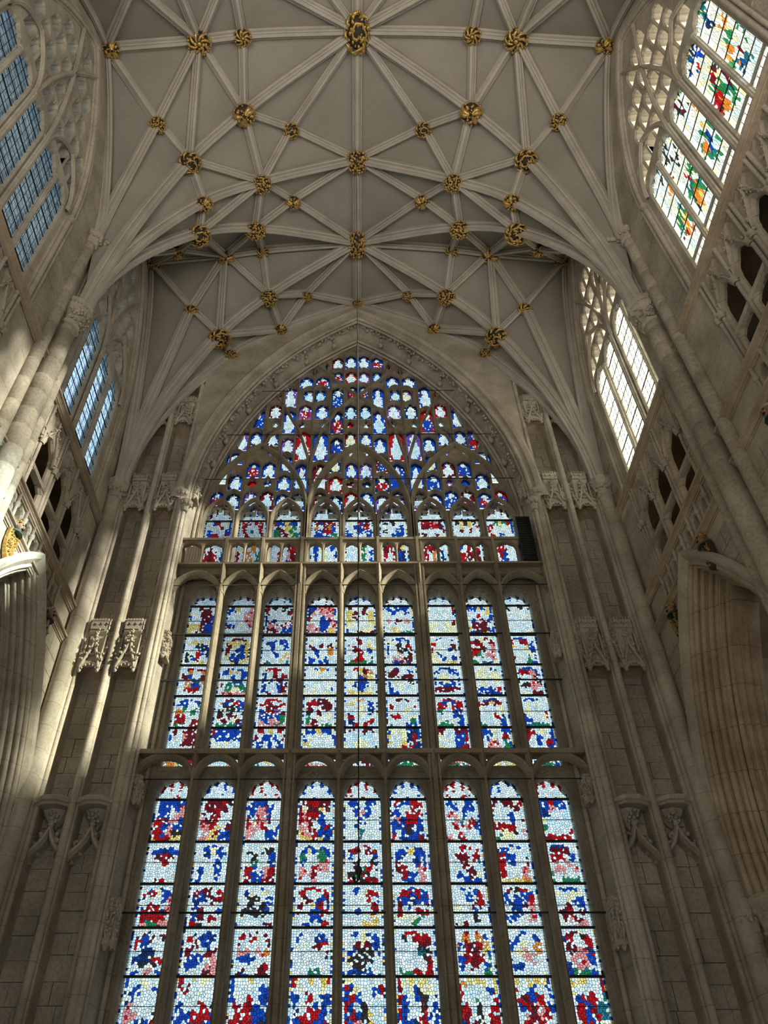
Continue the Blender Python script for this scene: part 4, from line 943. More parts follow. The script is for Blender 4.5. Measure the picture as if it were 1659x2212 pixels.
BL = {'a2': (.56, 'whorl', 'small round gilded boss on the near cross ridge between crown and larger {s} boss'), 'b2': (.74, 'whorl', 'large gilded rosette boss on the near cross ridge, {s} side'),
      'w2': (.54, 'leaf', 'gilded boss at the apex of the near clerestory window, {s} wall'), 'd2': (.74, 'leaf', 'gilded leaf boss on the {s} diagonal rib of the near bay, inner one'),
      'e2': (.74, 'scroll', 'gilded boss on the {s} diagonal rib of the near bay, outer one'), 'f2': (.54, 'berry', 'gilded berry boss below the near {s} clerestory apex'),
      'g2': (.54, 'scroll', 'small gilded boss just west of the cross arch, {s} of the ridge'), 't1': (.66, 'berry', 'gilded boss on the arch between the bays, inner {s} one'),
      't2': (.58, 'leaf', 'gilded leaf boss on the arch between the bays, outer {s} one'), 'h1': (.54, 'leaf', 'small gilded boss just east of the cross arch, {s} of the ridge'),
      'd1': (.70, 'berry', 'gilded boss on the {s} diagonal rib west of the window bay crown, inner one'), 'e1': (.78, 'scroll', 'gilded boss on the {s} diagonal rib west of the window bay crown, outer one'),
      'a1': (.48, 'whorl', 'small gilded boss on the far cross ridge nearest the crown, {s} side'), 'b1': (.68, 'leaf', 'gilded boss on the far cross ridge, outer {s} one'),
      'w1': (.54, 'berry', 'gilded boss at the apex of the far clerestory window, {s} wall'), 'f1': (.54, 'leaf', 'gilded boss half hidden behind the {s} cross arch'),
      'dE': (.70, 'berry', 'gilded boss on the {s} diagonal rib near the great window, inner one'), 'eE': (.82, 'scroll', 'gilded boss on the {s} diagonal rib near the great window, outer one'),
      'fE': (.54, 'whorl', 'gilded boss below the far {s} clerestory apex'), 'hE': (.46, 'berry', 'tiny gilded boss {s} of the ridge nearest the great window'),
      'u1': (.52, 'leaf', 'gilded boss on the wall rib over the great window, inner {s} one'), 'u2': (.50, 'berry', 'gilded boss on the wall rib over the great window, outer {s} one')}
for i, (k, (sz, kd, lb)) in enumerate(BL.items()):
    for s in (-1, 1):
        p = ND[k].copy(); p.x *= s
        if k in ('u1', 'u2'): p.y -= .12
        if k in ('w1', 'w2'): p.x -= s * .15
        boss(p, sz, kd, lb.format(s=WH[s]), 1.0, i * .7 + (s > 0) * .9)
# the hanging chain
rt = tag(empty('hanging_chain', (-.03, 10.7, 29.5)), 'long thin black chain hanging from the vault in front of the window', 'chain')
mb = MB(); mb.tube([(-.03, 10.75, 29.55), (-.06, 10.72, 17), (-.12, 10.7, 5.45)], .0105, 5); keep(mb.build('cable', IRON, rt), rt)
mb = MB(); mb.tube([(-.12, 10.7, 5.5), (-.12, 10.7, 5.36), (-.16, 10.7, 5.3), (-.19, 10.7, 5.38)], .025, 6); mb.blob((-.12, 10.7, 5.46), .05, 0, (1, 1, 1.4)); keep(mb.build('hook', IRON, rt), rt)

# ------------------------------------------------------------------ side walls
BAYS = {'near': dict(c=6.73, lo=3.35, hi=10.9, lights=[(4.46, 5.17), (5.31, 6.02), (6.31, 7.02), (7.33, 8.04), (8.14, 8.85)], a=2.38, apex=27.0, ac=6.72),
        'far': dict(c=13.25, lo=10.9, hi=16.95, lights=[(11.12, 11.97), (12.11, 12.97), (13.29, 14.14), (14.29, 15.15)], a=2.2, apex=27.0, ac=13.3)}
MAPW = ["WLLGWWW/WTTWLWW/WWTTWWC/LWWNWWL/WWWWNWW/WLWNWWW/OWWLWWW/WOOWWWL/WWLWWLW/WLGGGWW/GWWWOOW/GWLWOOG/WGWRWOG/WGBBBTW/WWWTTNW/CCWWWCC/WWWWWWW",
        "WLLYWLW/WNNTWWW/BWWBWWW/WBBWWBW/WBWRBWW/LWWLWWL/WLWWWLW/WWLWLWW/WDRDWLW/DLLDGWW/DWGGDRW/DWGGRRD/WDGYOGD/WGGWOOW/WWGGYWW/LWWWWWL/WWWWWWW",
        "LWLGWWW/WKWWDWW/WWKWKWW/WWWDKWW/LKWWWLW/OWWCCWW/OOWWCLW/WLWWWWL/WWLWWWW/WGYGWWW/GLWGYGW/GWBBOOG/GWBBOOW/WGCCBGW/WWWGGWW/WLWWWWL/WWWWWWW",
        "WYLGWWW/WKWKWWW/KWWKKWW/WKWWWKW/WDWWKWW/WWKWWWD/OWWKWWW/WLWWWWL/WWWLWWW/WGGRWWW/GLWGGWW/GWOGTGW/GGGOOGW/WGOOOKW/WWGYOWW/WWWWLWW/WWWWWWW",
        "WLYWWWW/WTWWKWW/NWWWWWW/WWKWWWL/LWWCWWW/OWWWWWL/WOOWWWW/WWWLWWW/LWWWWWW/WGGYWWW/GWLGGLW/WGYYOGW/GOOYGGW/WGOORKW/WWOOWWW/LWWWWWL/WWWWWWW"]
WINN = 2
for s, FR_, side in ((-1, FL, 'north'), (1, FR, 'south')):
    LR = WH[s]; AST = STONEC if s < 0 else BROWN
    zsp = 21.3 if s < 0 else 21.8; sill = 17.3 if s < 0 else 17.5
    wl = struct(empty('wall_' + side, (s * XW, 10, 0)), 'tall %s side wall of pale limestone with arcade, triforium and clerestory' % LR, 'wall')
    def K(mb, nm, mt): return keep(mb.build(nm, mt, wl), wl)
    # stretch of wall west of the picture
    mb = MB(); mb.fbox(FR_, -9, 3.35, 0, 31, -1.2, 0); K(mb, 'wall_core', STONE)
    for bn, B in BAYS.items():
        lo, hi, c = B['lo'], B['hi'], B['c']
        # clerestory wall with the window opening
        op = [(B['ac'] - B['a'], sill)] ; op = [(B['ac'] - B['a'], sill), (B['ac'] + B['a'], sill)] + arch_pts(B['ac'], B['a'], zsp, B['apex'] - zsp, 14)
        mb = MB(); plate(mb, FR_, [(lo, sill - .02), (hi, sill - .02), (hi, 30.2), (lo, 30.2)], [op], 0.0, -0.30, 0.05, 0.06); K(mb, 'clerestory_wall', STONEC)
        jp = lambda o: [(B['ac'] + B['a'] + o, sill)] + arch_pts(B['ac'], B['a'] + o, zsp, B['apex'] - zsp + o, 14) + [(B['ac'] - B['a'] - o, sill)]
        for o, w_, r in ((-.02, -.12, .045), (.03, -.05, .05), (.10, .02, .07), (.24, .03, .05)):
            mb = MB(); mould(mb, FR_, jp(o), roll(0, w_, r, 8), 0, True); K(mb, 'window_roll', STONEC)
        for o in (.10, -.02):
            for e in (-1, 1):
                mb = MB(); p = FR_(B['ac'] + e * (B['a'] + o), zsp, .02 if o > 0 else -.2); mb.lathe(p, [(.07, -.16), (.1, -.1), (.08, -.07), (.13, .02), (.12, .06)], 8); K(mb, 'shaft_capital', STONE)
        # ashlar blocks on the strips of wall either side of the window
        for u0, u1 in ((lo + .35, B['ac'] - B['a'] - .32), (B['ac'] + B['a'] + .32, hi - .3)):
            if u1 - u0 < .25: continue
            z = sill + .1
            while z < 25.0:
                hh = .52
                mb = MB(); mb.fbox(FR_, u0, u1, z, z + hh - .016, -.1, .012 + .008 * sin(z * 7)); K(mb, 'stone', ASH); z += hh
        # the window
        wn = struct(empty('window_%d' % WINN, FR_(c, sill, -.4)), '%s clerestory window of the %s bay, %s' % (LR, 'nearer' if bn == 'near' else 'far', {('near', -1): 'five tall lights of clear glass', ('near', 1): 'five lights with coloured saints', ('far', -1): 'four lights of clear blue-looking glass', ('far', 1): 'four lights of bright white leaded glass'}[(bn, s)]), 'window'); WINN += 1
        def Kw(mb, nm, mt): return keep(mb.build(nm, mt, wn), wn)
        hs = []; LI = B['lights']
        for (u0, u1) in LI:
            m_, hw = (u0 + u1) / 2, (u1 - u0) / 2; hs.append(light_poly(m_, hw, sill + .05, zsp - .1, hw * 1.35, 9, 5, hw * .16))
        # tracery: two sub-arches, tiers of small cusped lights above
        outer = arch_pts(B['ac'], B['a'], zsp, B['apex'] - zsp, 18)
        def inarch(x, z):
            return inside((x, z), [(B['ac'] - B['a'], zsp - 2), (B['ac'] + B['a'], zsp - 2)] + outer)
        z = zsp + .72; rowi = 0
        while z < B['apex'] - .7:
            cols = []
            if rowi % 2 == 0:
                for (u0, u1) in LI:
                    q = (u1 - u0) / 2; cols += [(u0 - .05, u0 + q - .05), (u0 + q + .05, u1 + .05)]
            else:
                pw = .46; k0 = int(B['a'] / pw); cols = [(B['ac'] + (k - .5) * pw + .06, B['ac'] + (k + .5) * pw - .06) for k in range(-k0, k0 + 1)]
            for u0, u1 in cols:
                m_, hw = (u0 + u1) / 2, (u1 - u0) / 2
                zz0 = z - (.18 if rowi == 0 else 0) ; zt = z + .72
                if all(inarch(x, y) for x, y in ((u0 - .04, zt - .2), (u1 + .04, zt - .2), (m_, zt + .06))):
                    hs.append(light_poly(m_, hw, z, zt - hw * 1.3, hw * 1.3, 6, 3, hw * .22))
            z += .92; rowi += 1
        mb = MB(); plate(mb, FR_, [(B['ac'] - B['a'] - .05, sill), (B['ac'] + B['a'] + .05, sill)] + arch_pts(B['ac'], B['a'] + .05, zsp, B['apex'] - zsp + .05, 16), hs, -.055, -.24, .04, .05, 0, None, [-.24] * len(LI) + [-.5] * (len(hs) - len(LI))); Kw(mb, 'tracery_stone', STONEC)
        wb = [(-.065, -.06), (-.055, -.02), (-.035, -.01), (-.02, .02), (.02, .02), (.035, -.01), (.055, -.02), (.065, -.06)]
        for (u0, u1), (v0, v1) in zip(LI, LI[1:]):
            x = (u1 + v0) / 2; k = 1.4 if v0 - u1 > .2 else 1.0
            mb = MB(); mould(mb, FR_, [(x, sill), (x, zsp)], [(a * k, b + (.05 if k > 1 else 0)) for a, b in wb]); Kw(mb, 'mullion', STONEC)
            mb = MB(); mb.lathe(FR_(x, zsp, -.1), [(.07, -.1), (.09, -.05), (.08, 0), (.12, .05)], 8); Kw(mb, 'mullion_capital', STONE)
        n_ = len(LI); g = [(0, 1), (3, 4)] if n_ == 5 else [(0, 1), (2, 3)]
        for i0, i1 in g:
            u0, u1 = LI[i0][0] - .12, LI[i1][1] + .12; m_, hw = (u0 + u1) / 2, (u1 - u0) / 2
            mb = MB(); mould(mb, FR_, arch_pts(m_, hw, zsp, hw * 1.75, 10), [(a * 1.1, b + .03) for a, b in wb]); Kw(mb, 'sub_arch', STONE)
        for e in (-1, 1):                                                # the long curved bars crossing to the crown
            x0 = (LI[1][1] + LI[2][0]) / 2 if e < 0 else (LI[-3][1] + LI[-2][0]) / 2 if n_ == 5 else (LI[1][1] + LI[2][0]) / 2
            P = [(x0 + e * (-.0 - .12 * t - (1.1 if n_ == 5 else 1.5) * t * t * .9), zsp + (B['apex'] - zsp - .75) * t) for t in [k / 8 for k in range(9)]]
            mb = MB(); mould(mb, FR_, P, [(a * 1.0, b + .03) for a, b in wb]); Kw(mb, 'tracery_bar', STONE)
        # glass
        gw = -.14
        for li, (u0, u1) in enumerate(LI):
            if bn == 'near' and s > 0:
                o = stained('stained_panel', FR_, u0 - .02, u1 + .02, 18.35, zsp + .55, from_map(MAPW[li]), wn, w=gw, nx=9, ny=34, lead=.004); keep(o, wn)
                mb = MB(); mb.fbox(FR_, u0 - .02, u1 + .02, sill, 18.32, gw - .005, gw); Kw(mb, 'glass_pane', CLEARS)
                zl = sill
                mb = MB(); mb.fbox(FR_, u0, u1, 18.28, 18.44, gw, gw + .03); mb.fbox(FR_, u0, u1, 18.05, 18.1, gw, gw + .03); Kw(mb, 'lead_band', GREYP)
                zt = 18.3
            else:
                gm = CLEARN if s < 0 else CLEARS
                mb = MB(); mb.fbox(FR_, u0 - .02, u1 + .02, sill, zsp + .55, gw - .005, gw); Kw(mb, 'glass_pane', gm)
                zt = zsp + .5
            mb = MB(); d = .004 if s < 0 else .0065; pz = .19; pu = (u1 - u0) / 4
            for k in range(1, 4): mb.fbox(FR_, u0 + pu * k - d, u0 + pu * k + d, sill, zt, gw, gw + .008)
            z = sill + .1
            while z < zt: mb.fbox(FR_, u0, u1, z - d, z + d, gw, gw + .008); z += pz
            tag(Kw(mb, 'lead_net', LEAD), None, None, None, 'stuff')
            z = sill + .25
            while z < zsp + .3:
                mb = MB(); mb.fbox(FR_, u0 - .02, u1 + .02, z - .010, z + .010, gw + .01, gw + .03); Kw(mb, 'saddle_bar', IRON); z += .42 if (s < 0) else .55
        mb = MB(); zz_ = zsp + .5
        mb.add([FR_(x, z, -.46) for x, z in [(B['ac'] - B['a'], zz_), (B['ac'] + B['a'], zz_)] + [q for q in arch_pts(B['ac'], B['a'], zsp, B['apex'] - zsp, 12) if q[1] > zz_]], [tuple(range(2 + len([q for q in arch_pts(B['ac'], B['a'], zsp, B['apex'] - zsp, 12) if q[1] > zz_])))])
        Kw(mb, 'tracery_glass', CLEARN if s < 0 else CLEARS)
        # triforium screen
        cap, apx, tz0, tzm = sill - 1.42, sill - .92, sill - 3.18, sill - 2.22
        hs = []; blind = MB()
        edges = [LI[0][0] - .12] + [(p[1] + q[0]) / 2 for p, q in zip(LI, LI[1:])] + [LI[-1][1] + .12]
        for (u0, u1) in LI:
            m_, hw = (u0 + u1) / 2, (u1 - u0) / 2 - .03
            hs.append(light_poly(m_, hw, tzm + .07, cap, apx - cap, 8, 3, hw * .14))
            hs.append([(m_ - hw, tz0 + .12), (m_ + hw, tz0 + .12), (m_ + hw, tzm - .18), (m_ + hw * .55, tzm - .07), (m_ - hw * .55, tzm - .07), (m_ - hw, tzm - .18)])
            for e in (-1, 1):
                xq = m_ + e * (hw * .55)
                P = light_poly(xq, hw * .34, apx + .16 + .10, sill - .36, .2, 5, 3, .03); hs.append(P)
                blind.fbox(FR_, xq - hw * .45, xq + hw * .45, apx + .1, sill - .02, -.16, -.1)
        K(blind, 'blind_panel_back', STONE)
        mb = MB(); plate(mb, FR_, [(lo, tz0), (hi, tz0), (hi, sill), (lo, sill)], hs, -.04, -.17, .05, .07); K(mb, 'triforium_screen', STONEC)
        r2 = random.Random(3 + (s > 0) * 7 + len(bn))
        for (u0, u1) in LI:
            m_, hw = (u0 + u1) / 2, (u1 - u0) / 2
            og = [(-hw * .98, cap - .05), (-hw * .85, cap + .22), (-hw * .5, apx + .02), (-.1, apx + .2), (0, apx + .46), (.1, apx + .2), (hw * .5, apx + .02), (hw * .85, cap + .22), (hw * .98, cap - .05)]
            mb = MB(); mould(mb, FR_, [(m_ + a, b) for a, b in og][::-1], [(-.035, -.05), (-.03, .0), (0, .03), (.03, .0), (.035, -.05)]); K(mb, 'ogee_hood', STONE)
            mb = MB()
            for a, b in og:
                for k in range(4): mb.blob(FR_(m_ + a + r2.uniform(-.06, .06), b + r2.uniform(.02, .09), .0 + r2.uniform(0, .04)), r2.uniform(.018, .032), 0, (1, 1, 1), 5, 3)
            for k in range(9): mb.blob(FR_(m_ + r2.uniform(-.06, .06), apx + .40 + .025 * k, .02), .032, 0, (1, 1, 1), 5, 3)
            K(mb, 'crockets', STONE)
            mb = MB(); mould(mb, FR_, [(u0 - .05, tzm), (u1 + .05, tzm)], [(-.07, -.1), (-.05, -.02), (.0, .02), (.05, -.02), (.07, -.1)]); K(mb, 'transom', STONE)
        for i, x in enumerate(edges):
            thick = 0 < i < n_ and (LI[i][0] - LI[i - 1][1]) > .2 or i in (0, n_)
            q = (-.07, .07) if thick else (0,)
            for dx in q:
                mb = MB(); mb.tube([FR_(x + dx, tz0, -.02), FR_(x + dx, sill, -.02)], .048, 8); K(mb, 'triforium_shaft', STONEC)
                mb = MB(); mb.lathe(FR_(x + dx, cap - .06, .0), [(.06, -.1), (.09, -.06), (.07, -.02), (.11, .05), (.10, .08)], 8); K(mb, 'shaft_capital', STONE)
        # passage behind the screen, its shade put in as a dark colour
        mb = MB(); mb.fbox(FR_, lo, hi, tz0, sill, -2.2, -2.0); mb.fbox(FR_, lo, hi, tz0 - .1, tz0, -2.2, -.3); mb.fbox(FR_, lo, hi, sill - .05, sill + .05, -2.2, -.42)
        mb.fbox(FR_, lo - .05, lo + .05, tz0, sill, -2.1, -.35); mb.fbox(FR_, hi - .05, hi + .05, tz0, sill, -2.1, -.35); K(mb, 'passage_wall', MORTAR_SHADE)
        # string courses
        sp = [(-.02, -.15), (.02, -.15), (.025, -.11), (.05, -.11), (.06, -.07), (.085, -.05), (.085, -.02), (.14, .0), (.155, .03), (.14, .06), (.11, .07), (.05, .12), (-.02, .14)]
        for zc, nm in ((sill - .0, 'sill_string'), (tz0, 'middle_string'), (tz0 - .95, 'lower_string')):
            mb = MB(); rings = [[FR_(u, zc + b, a) for a, b in sp] for u in (lo + .25, hi - .25)]; mb.rings(rings, False, False, True); K(mb, nm, BROWN if s > 0 else SOFF)
        # blind arcade between the two lower strings
        mb = MB(); hs = []; n2 = 2 * n_; W_ = (edges[-1] - edges[0]) / n2
        for k in range(n2):
            x = edges[0] + (k + .5) * W_; hs.append(light_poly(x, W_ * .36, tz0 - .80, tz0 - .42, W_ * .42, 6, 3, .03))
        plate(mb, FR_, [(lo, tz0 - .95), (hi, tz0 - .95), (hi, tz0), (lo, tz0)], hs, -.02, -.22, .03, .05); K(mb, 'blind_arcade', STONE)
        mb = MB(); mb.fbox(FR_, lo, hi, tz0 - .95, tz0, -.3, -.22); K(mb, 'blind_arcade_back', STONE)
        for k in range(n2 + 1):
            x = edges[0] + k * W_; mb = MB(); mb.tube([FR_(x, tz0 - .85, .02), FR_(x, tz0 - .1, .02)], .04, 8); mb.lathe(FR_(x, tz0 - .42, .02), [(.045, -.07), (.07, -.02), (.075, .02), (.04, .06)], 8); K(mb, 'colonnette', STONE)
        # arcade arch and spandrel
        ac, aa, zs, hh = (13.6, 2.72, 7.25, 5.95) if bn == 'far' else (6.95, 3.0, 7.25, 5.95)
        ahole = [(ac - aa, 0.05), (ac + aa, 0.05)] + arch_pts(ac, aa, zs, hh, 16)
        mb = MB(); plate(mb, FR_, [(lo, 0), (hi, 0), (hi, tz0 - .94), (lo, tz0 - .94)], [ahole], 0.0, -.06, 0); K(mb, 'spandrel_wall', STONE)
        z = 12.9
        while z > 7.6:                                                       # visible ashlar of the spandrels
            for e in (-1, 1):
                hz = min(max(z - zs, 0), hh); R = (aa * aa + hh * hh) / (2 * aa); xa = aa - R + sqrt(max(0, R * R - hz * hz)) + .32
                u0, u1 = xa, (hi - ac - .35 if e > 0 else ac - lo - .35)
                if u1 - u0 > .15:
                    nb = max(1, int((u1 - u0) / .7))
                    for k in range(nb):
                        a_, b_ = sorted((ac + e * (u0 + (u1 - u0) * k / nb + .008), ac + e * (u0 + (u1 - u0) * (k + 1) / nb - .008)))
                        mb = MB(); mb.fbox(FR_, a_, b_, z - .44, z - .008, -.05, .012); K(mb, 'stone', ASH)
            z -= .45
        jp2 = lambda o: [(ac + aa + o, 0.1 if o < .1 else zs - .6)] + arch_pts(ac, aa + o, zs, hh + o * 1.05, 18) + [(ac - aa - o, 0.1 if o < .1 else zs - .6)]
        mb = MB(); mould(mb, FR_, arch_pts(ac, aa + .24, zs, hh + .26, 18), [(-.12, 0), (-.1, .1), (.0, .2), (.1, .24), (.16, .12), (.12, 0)]); K(mb, 'hood_mould', STONE)
        prof = [(.02, .02)]
        mb = MB(); steps = [(.0, .02), (.0, -.10), (-.10, -.12), (-.13, -.24), (-.10, -.30), (-.22, -.42), (-.3, -.46), (-.3, -.6), (-.42, -.66), (-.45, -.85), (-.45, -1.25)]
        mould(mb, FR_, [(ac + aa, 6.9)] + arch_pts(ac, aa, zs, hh, 20) + [(ac - aa, 6.9)], steps); K(mb, 'arch_soffit', AST)
        for o, w_, r in ((.08, .03, .07), (-.02, -.05, .065), (-.10, -.18, .06), (-.16, -.33, .075), (-.27, -.44, .05), (-.32, -.53, .06), (-.40, -.64, .07), (-.46, -.78, .06), (-.47, -.95, .08), (-.46, -1.12, .06)):
            mb = MB(); mould(mb, FR_, [(ac + aa + o, 6.9)] + arch_pts(ac, aa + o, zs, hh + o, 20) + [(ac - aa - o, 6.9)], roll(0, w_, r, 8), 0, True); K(mb, 'arch_roll', AST)
        for e in (-1, 1):                                                      # responds with leafy capitals
            for o, w_, r in ((.1, .10, .15), (-.2, -.2, .2), (-.4, -.62, .22), (.34, .04, .1)):
                x = ac + e * (aa + o); mb = MB()
                z = 0.0
                mb.tube([FR_(x, 0, w_), FR_(x, 6.35, w_)], r, 12); K(mb, 'respond_shaft', AST)
                mb = MB(); mb.lathe(FR_(x, 6.35, w_), [(r, -.12), (r * 1.2, -.08), (r * 1.0, -.03), (r * 1.1, .1), (r * 1.5, .36), (r * 1.6, .4), (r * 1.65, .5), (r * 1.3, .58)], 8, 0, False)
                for k in range(14): an = 2 * pi * k / 14; p = FR_(x, 6.35, w_); mb.blob((p[0] + r * 1.35 * cos(an), p[1] + r * 1.35 * sin(an), p[2] + .2 + .1 * (k % 2)), .06, 0, (1, 1, 1), 5, 3)
                K(mb, 'respond_capital', STONE)
        mb = MB(); mb.fbox(FR_, lo - (12 if bn == 'near' else 0), hi + .9, 0, 14, -6.2, -6.0); mb.fbox(FR_, lo - (12 if bn == 'near' else 0), hi + .9, 13.4, 13.6, -6.2, -1.25); mb.fbox(FR_, hi + .7, hi + .9, 0, 14.5, -6.2, .3) if bn == 'far' else None; K(mb, 'aisle_wall', STONE)
    # great vaulting shafts, drum by drum
    col = struct(empty('column', (s * 7.47, 10.94, 0)), 'tall round vaulting shaft of stone drums with leafy capital, %s side' % LR, 'column')
    z = 0.0; q = 0
    while z < 18.9:
        h = min(.62 + .05 * sin(q * 3.1), 18.9 - z) if z > 3 else 3.05
        mb = MB(); mb.lathe((s * 7.47, 10.94, z), [(.252, 0), (.262, .012), (.262, h - .012), (.252, h)], 20); keep(mb.build('drum', ASH, col), col); z += h; q += 1
    mb = MB(); c_ = (s * 7.45, 10.94, 18.9)
    mb.lathe(c_, [(.25, -.06), (.31, -.02), (.31, .03), (.26, .06), (.28, .2), (.4, .48), (.46, .52), (.46, .62), (.40, .66), (.48, .74), (.48, .86), (.36, .92)], 8, 0, False)
    r3 = random.Random(9 + s)
    for k in range(110): an = r3.uniform(0, 2 * pi); zz2 = r3.uniform(.06, .48); rr2 = .27 + zz2 * .33; mb.blob((c_[0] + rr2 * cos(an), c_[1] + rr2 * sin(an), c_[2] + zz2), r3.uniform(.022, .048), 0, (1, 1, 1), 5, 3)
    for k in range(30): an = 2 * pi * k / 30; mb.blob((c_[0] + .43 * cos(an), c_[1] + .43 * sin(an), c_[2] + .69), .028, 0, (1, 1, 1), 5, 3)
    keep(mb.build('capital', STONE, col), col)
    for yy, nm in ((10.36, 'west'), (11.5, 'east')):
        th = struct(empty('column', (s * 7.5, yy, 0)), 'slender wall shaft of stone drums just %s of the great %s shaft' % (nm, LR), 'column')
        z = 0.0; q = 0
        while z < 22.25:
            h = min(.75 + .06 * sin(q * 2.3), 22.25 - z) if z > 3 else 3.1
            mb = MB(); mb.lathe((s * 7.52, yy, z), [(.155, 0), (.163, .01), (.163, h - .01), (.155, h)], 16); keep(mb.build('drum', ASH, th), th); z += h; q += 1
        mb = MB(); c_ = (s * 7.5, yy, 22.25); mb.lathe(c_, [(.16, -.05), (.2, -.02), (.2, .03), (.17, .06), (.2, .2), (.27, .34), (.29, .44), (.22, .5)], 8, 0, False)
        for k in range(12): an = 2 * pi * k / 12; mb.blob((c_[0] + .23 * cos(an), c_[1] + .23 * sin(an), c_[2] + .2 + .05 * (k % 2)), .05, 0, (1, 1, 1), 5, 3)
        for k in range(8): mb.blob((c_[0] - s * (.1 + .04 * k), c_[1] + r3.uniform(-.1, .1) + (.22 if nm == 'west' else -.22), c_[2] + .5 + r3.uniform(-.08, .12)), .08, 0, (1, 1, 1), 5, 3)
        keep(mb.build('capital', STONE, th), th)
    # painted shields with heads under the string
def shield(s, y, z, main, det, label, pattern):
    FR_ = FL if s < 0 else FR
    rt = tag(empty('heraldic_shield', FR_(y, z, 0.1)), label, 'shield', 'painted shields')
    y1_, z1_, F0 = y, z, FR_; K_ = .68
    FR_ = lambda a, b, w: F0(y1_ + (a - y1_) * K_, z1_ + .15 + (b - z1_) * K_, w * K_)
    mb = MB(); out_ = [(.0, -.62), (.22, -.42), (.33, -.12), (.34, .2), (.30, .42), (0, .36), (-.30, .42), (-.34, .2), (-.33, -.12), (-.22, -.42)]
    out_ = out_[::1]; n = len(out_)
    f_ = [FR_(y + a, z + b, .16 + .05 * (1 - abs(a) / .34)) for a, b in out_]; bk = [FR_(y + a, z + b, .06) for a, b in out_]
    mb.add(f_ + [FR_(y, z, .24)], [(i, (i + 1) % n, n) for i in range(n)]); mb.rings([f_, bk], True)
    keep(mb.build('field', main, rt), rt)
    mb = MB(); r4 = random.Random(int(y * 10))
    if pattern == 'cross':
        mb.fbox(FR_, y - .05, y + .05, z - .5, z + .36, .2, .25); mb.fbox(FR_, y - .28, y + .28, z - .02, z + .1, .18, .25)
    else:
        for k in range(46):
            a = r4.uniform(-.27, .27); b = r4.uniform(-.4, .36)
            if abs(a) < .3 * (1 if b > -.1 else 1 + (b + .1) * 2): mb.tube([FR_(y + a - .04, z + b - .04, .22), FR_(y + a, z + b, .25), FR_(y + a + .04, z + b - .03, .22)], .013, 4)
    keep(mb.build('charge', det, rt), rt)
    mb = MB(); c_ = FR_(y, z + .66, .2); mb.blob(c_, .17*K_, 0, (1, .9, 1.15), 10, 7)
    c2 = Vector(FR_(y, z + .64, .36)); mb.blob(c2, .03, 0, (1, 1, 1.3)); 
    for e in (-1, 1): mb.blob(FR_(y + e * .06, z + .70, .345), .022, 1); mb.blob(FR_(y + e * .16, z + .65, .2), .04, 0)
    mb.blob(FR_(y, z + .575, .34), .035, 1, (1, 1.4, .5)); keep(mb.build('head', [SKIN, IRON], rt), rt)
    mb = MB()
    for k in range(22): a = r4.uniform(0, 2 * pi); mb.blob(FR_(y + .17 * cos(a), z + .72 + .15 * abs(sin(a)) * 1.0, .14 + r4.uniform(-.06, .12)), .04, 0, (1, 1, 1), 5, 3)
    keep(mb.build('hair', det, rt), rt)
    mb = MB(); mb.lathe(FR_(y, z + .36, .14), [(.18, 0), (.14, .07), (.07, .14)], 10); keep(mb.build('shoulders', GREENP, rt), rt)
shield(-1, 15.0, 12.35, REDP, GREYP, 'red shield with pale cross under a crowned head, left wall by the corner', 'cross')
shield(-1, 12.3, 12.62, GOLD, GOLD, 'gold patterned shield under a bearded head above the left arcade arch', 'gold')
shield(1, 15.1, 12.5, GDARK, GOLD, 'dark gold-flecked shield half hidden behind the right arcade arch', 'gold')
shield(1, 12.7, 12.55, GDARK, GOLD, 'dark gold-flecked shield above the apex of the right arcade arch', 'gold')
shield(1, 9.0, 12.35, BLUEP, GREYP, 'blue shield at the right edge below the string of the nearer bay', 'gold')
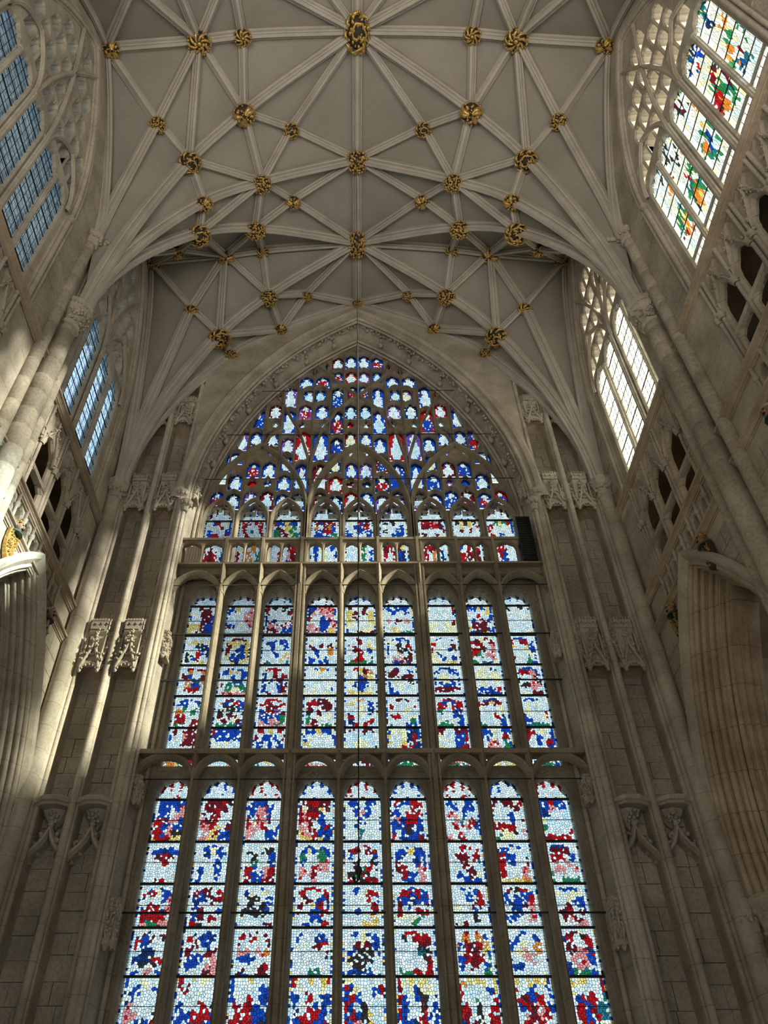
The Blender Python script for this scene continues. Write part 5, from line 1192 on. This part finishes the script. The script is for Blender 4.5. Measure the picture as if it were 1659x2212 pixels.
# lamps in the triforium passages
for s in (-1, 1):
    FR_ = FL if s < 0 else FR
    rt = tag(empty('spotlight', FR_(12.0, 14.9, -.6)), 'small glowing spotlight in the %s triforium passage of the far bay' % WH[s], 'lamp', 'triforium spotlights')
    mb = MB(); mb.lathe(FR_(11.95, 14.75, -.75), [(.02, 0), (.07, .02), (.09, .16), (.06, .2)], 10); keep(mb.build('housing', IRON, rt), rt)
    mb = MB(); mb.blob(FR_(11.95, 14.98, -.75), .06); keep(mb.build('bulb', LAMPM, rt), rt)
    ld = bpy.data.lights.new('spotlight_light', 'POINT'); ld.energy = 7; ld.color = (1, .5, .18); ld.shadow_soft_size = .08
    lo_ = bpy.data.objects.new('spotlight_light', ld); COL.objects.link(lo_); lo_.location = FR_(11.85, 15.15, -.6)
# small pinnacled statue canopy on the right respond
rt = tag(empty('statue_canopy', (6.95, 15.2, 4.6)), 'tall thin pinnacled canopy on the right arcade respond near the lower right edge', 'canopy')
mb = MB(); mb.tube([(6.95, 15.15, 4.3), (6.95, 15.15, 5.0), (6.95, 15.15, 5.6)], [.09, .07, .01], 6)
for k in range(14): mb.blob((6.95 + .07 * cos(k * 2.4), 15.15 + .07 * sin(k * 2.4), 4.35 + k * .08), .035, 0, (1, 1, 1), 5, 3)
keep(mb.build('pinnacle', STONE, rt), rt)
# unseen wall added at the west end to cut sky light, open below
mb = MB(); mb.box(-8.7, 8.7, -9.3, -9, 7.5, 31); ww = mb.build('wall_west', STONE); tag(ww, 'unseen wall added behind the viewer to cut sky light', 'wall', None, 'structure')
# floor
mb = MB(); mb.box(-14, 14, -14, 19, -.2, 0); fl = mb.build('floor', FLOORM); tag(fl, 'stone floor of the choir far below the view', 'floor', None, 'structure')
# roof over the aisles and passages keeps the sky out
mb = MB(); mb.box(-14, 14, -8, 19, 30.3, 30.5); rf = mb.build('roof', STONE); tag(rf, 'roof above the vault', 'roof', None, 'structure')

# clusters too small to pick apart stay joined
for o in bpy.data.objects:
    if o.parent and o.name.split('.')[0] in ('crockets', 'carved_foliage', 'charge', 'hair', 'gilded_carving', 'grille', 'ribs', 'ribbed_soffit', 'lead_net', 'blind_panel_back', 'finial', 'capital', 'shaft_capital', 'respond_capital', 'pierced_parapet', 'carved_angel', 'passage_wall', 'aisle_wall', 'colonnette', 'gallery_soffit'):
        o['kind'] = 'stuff'
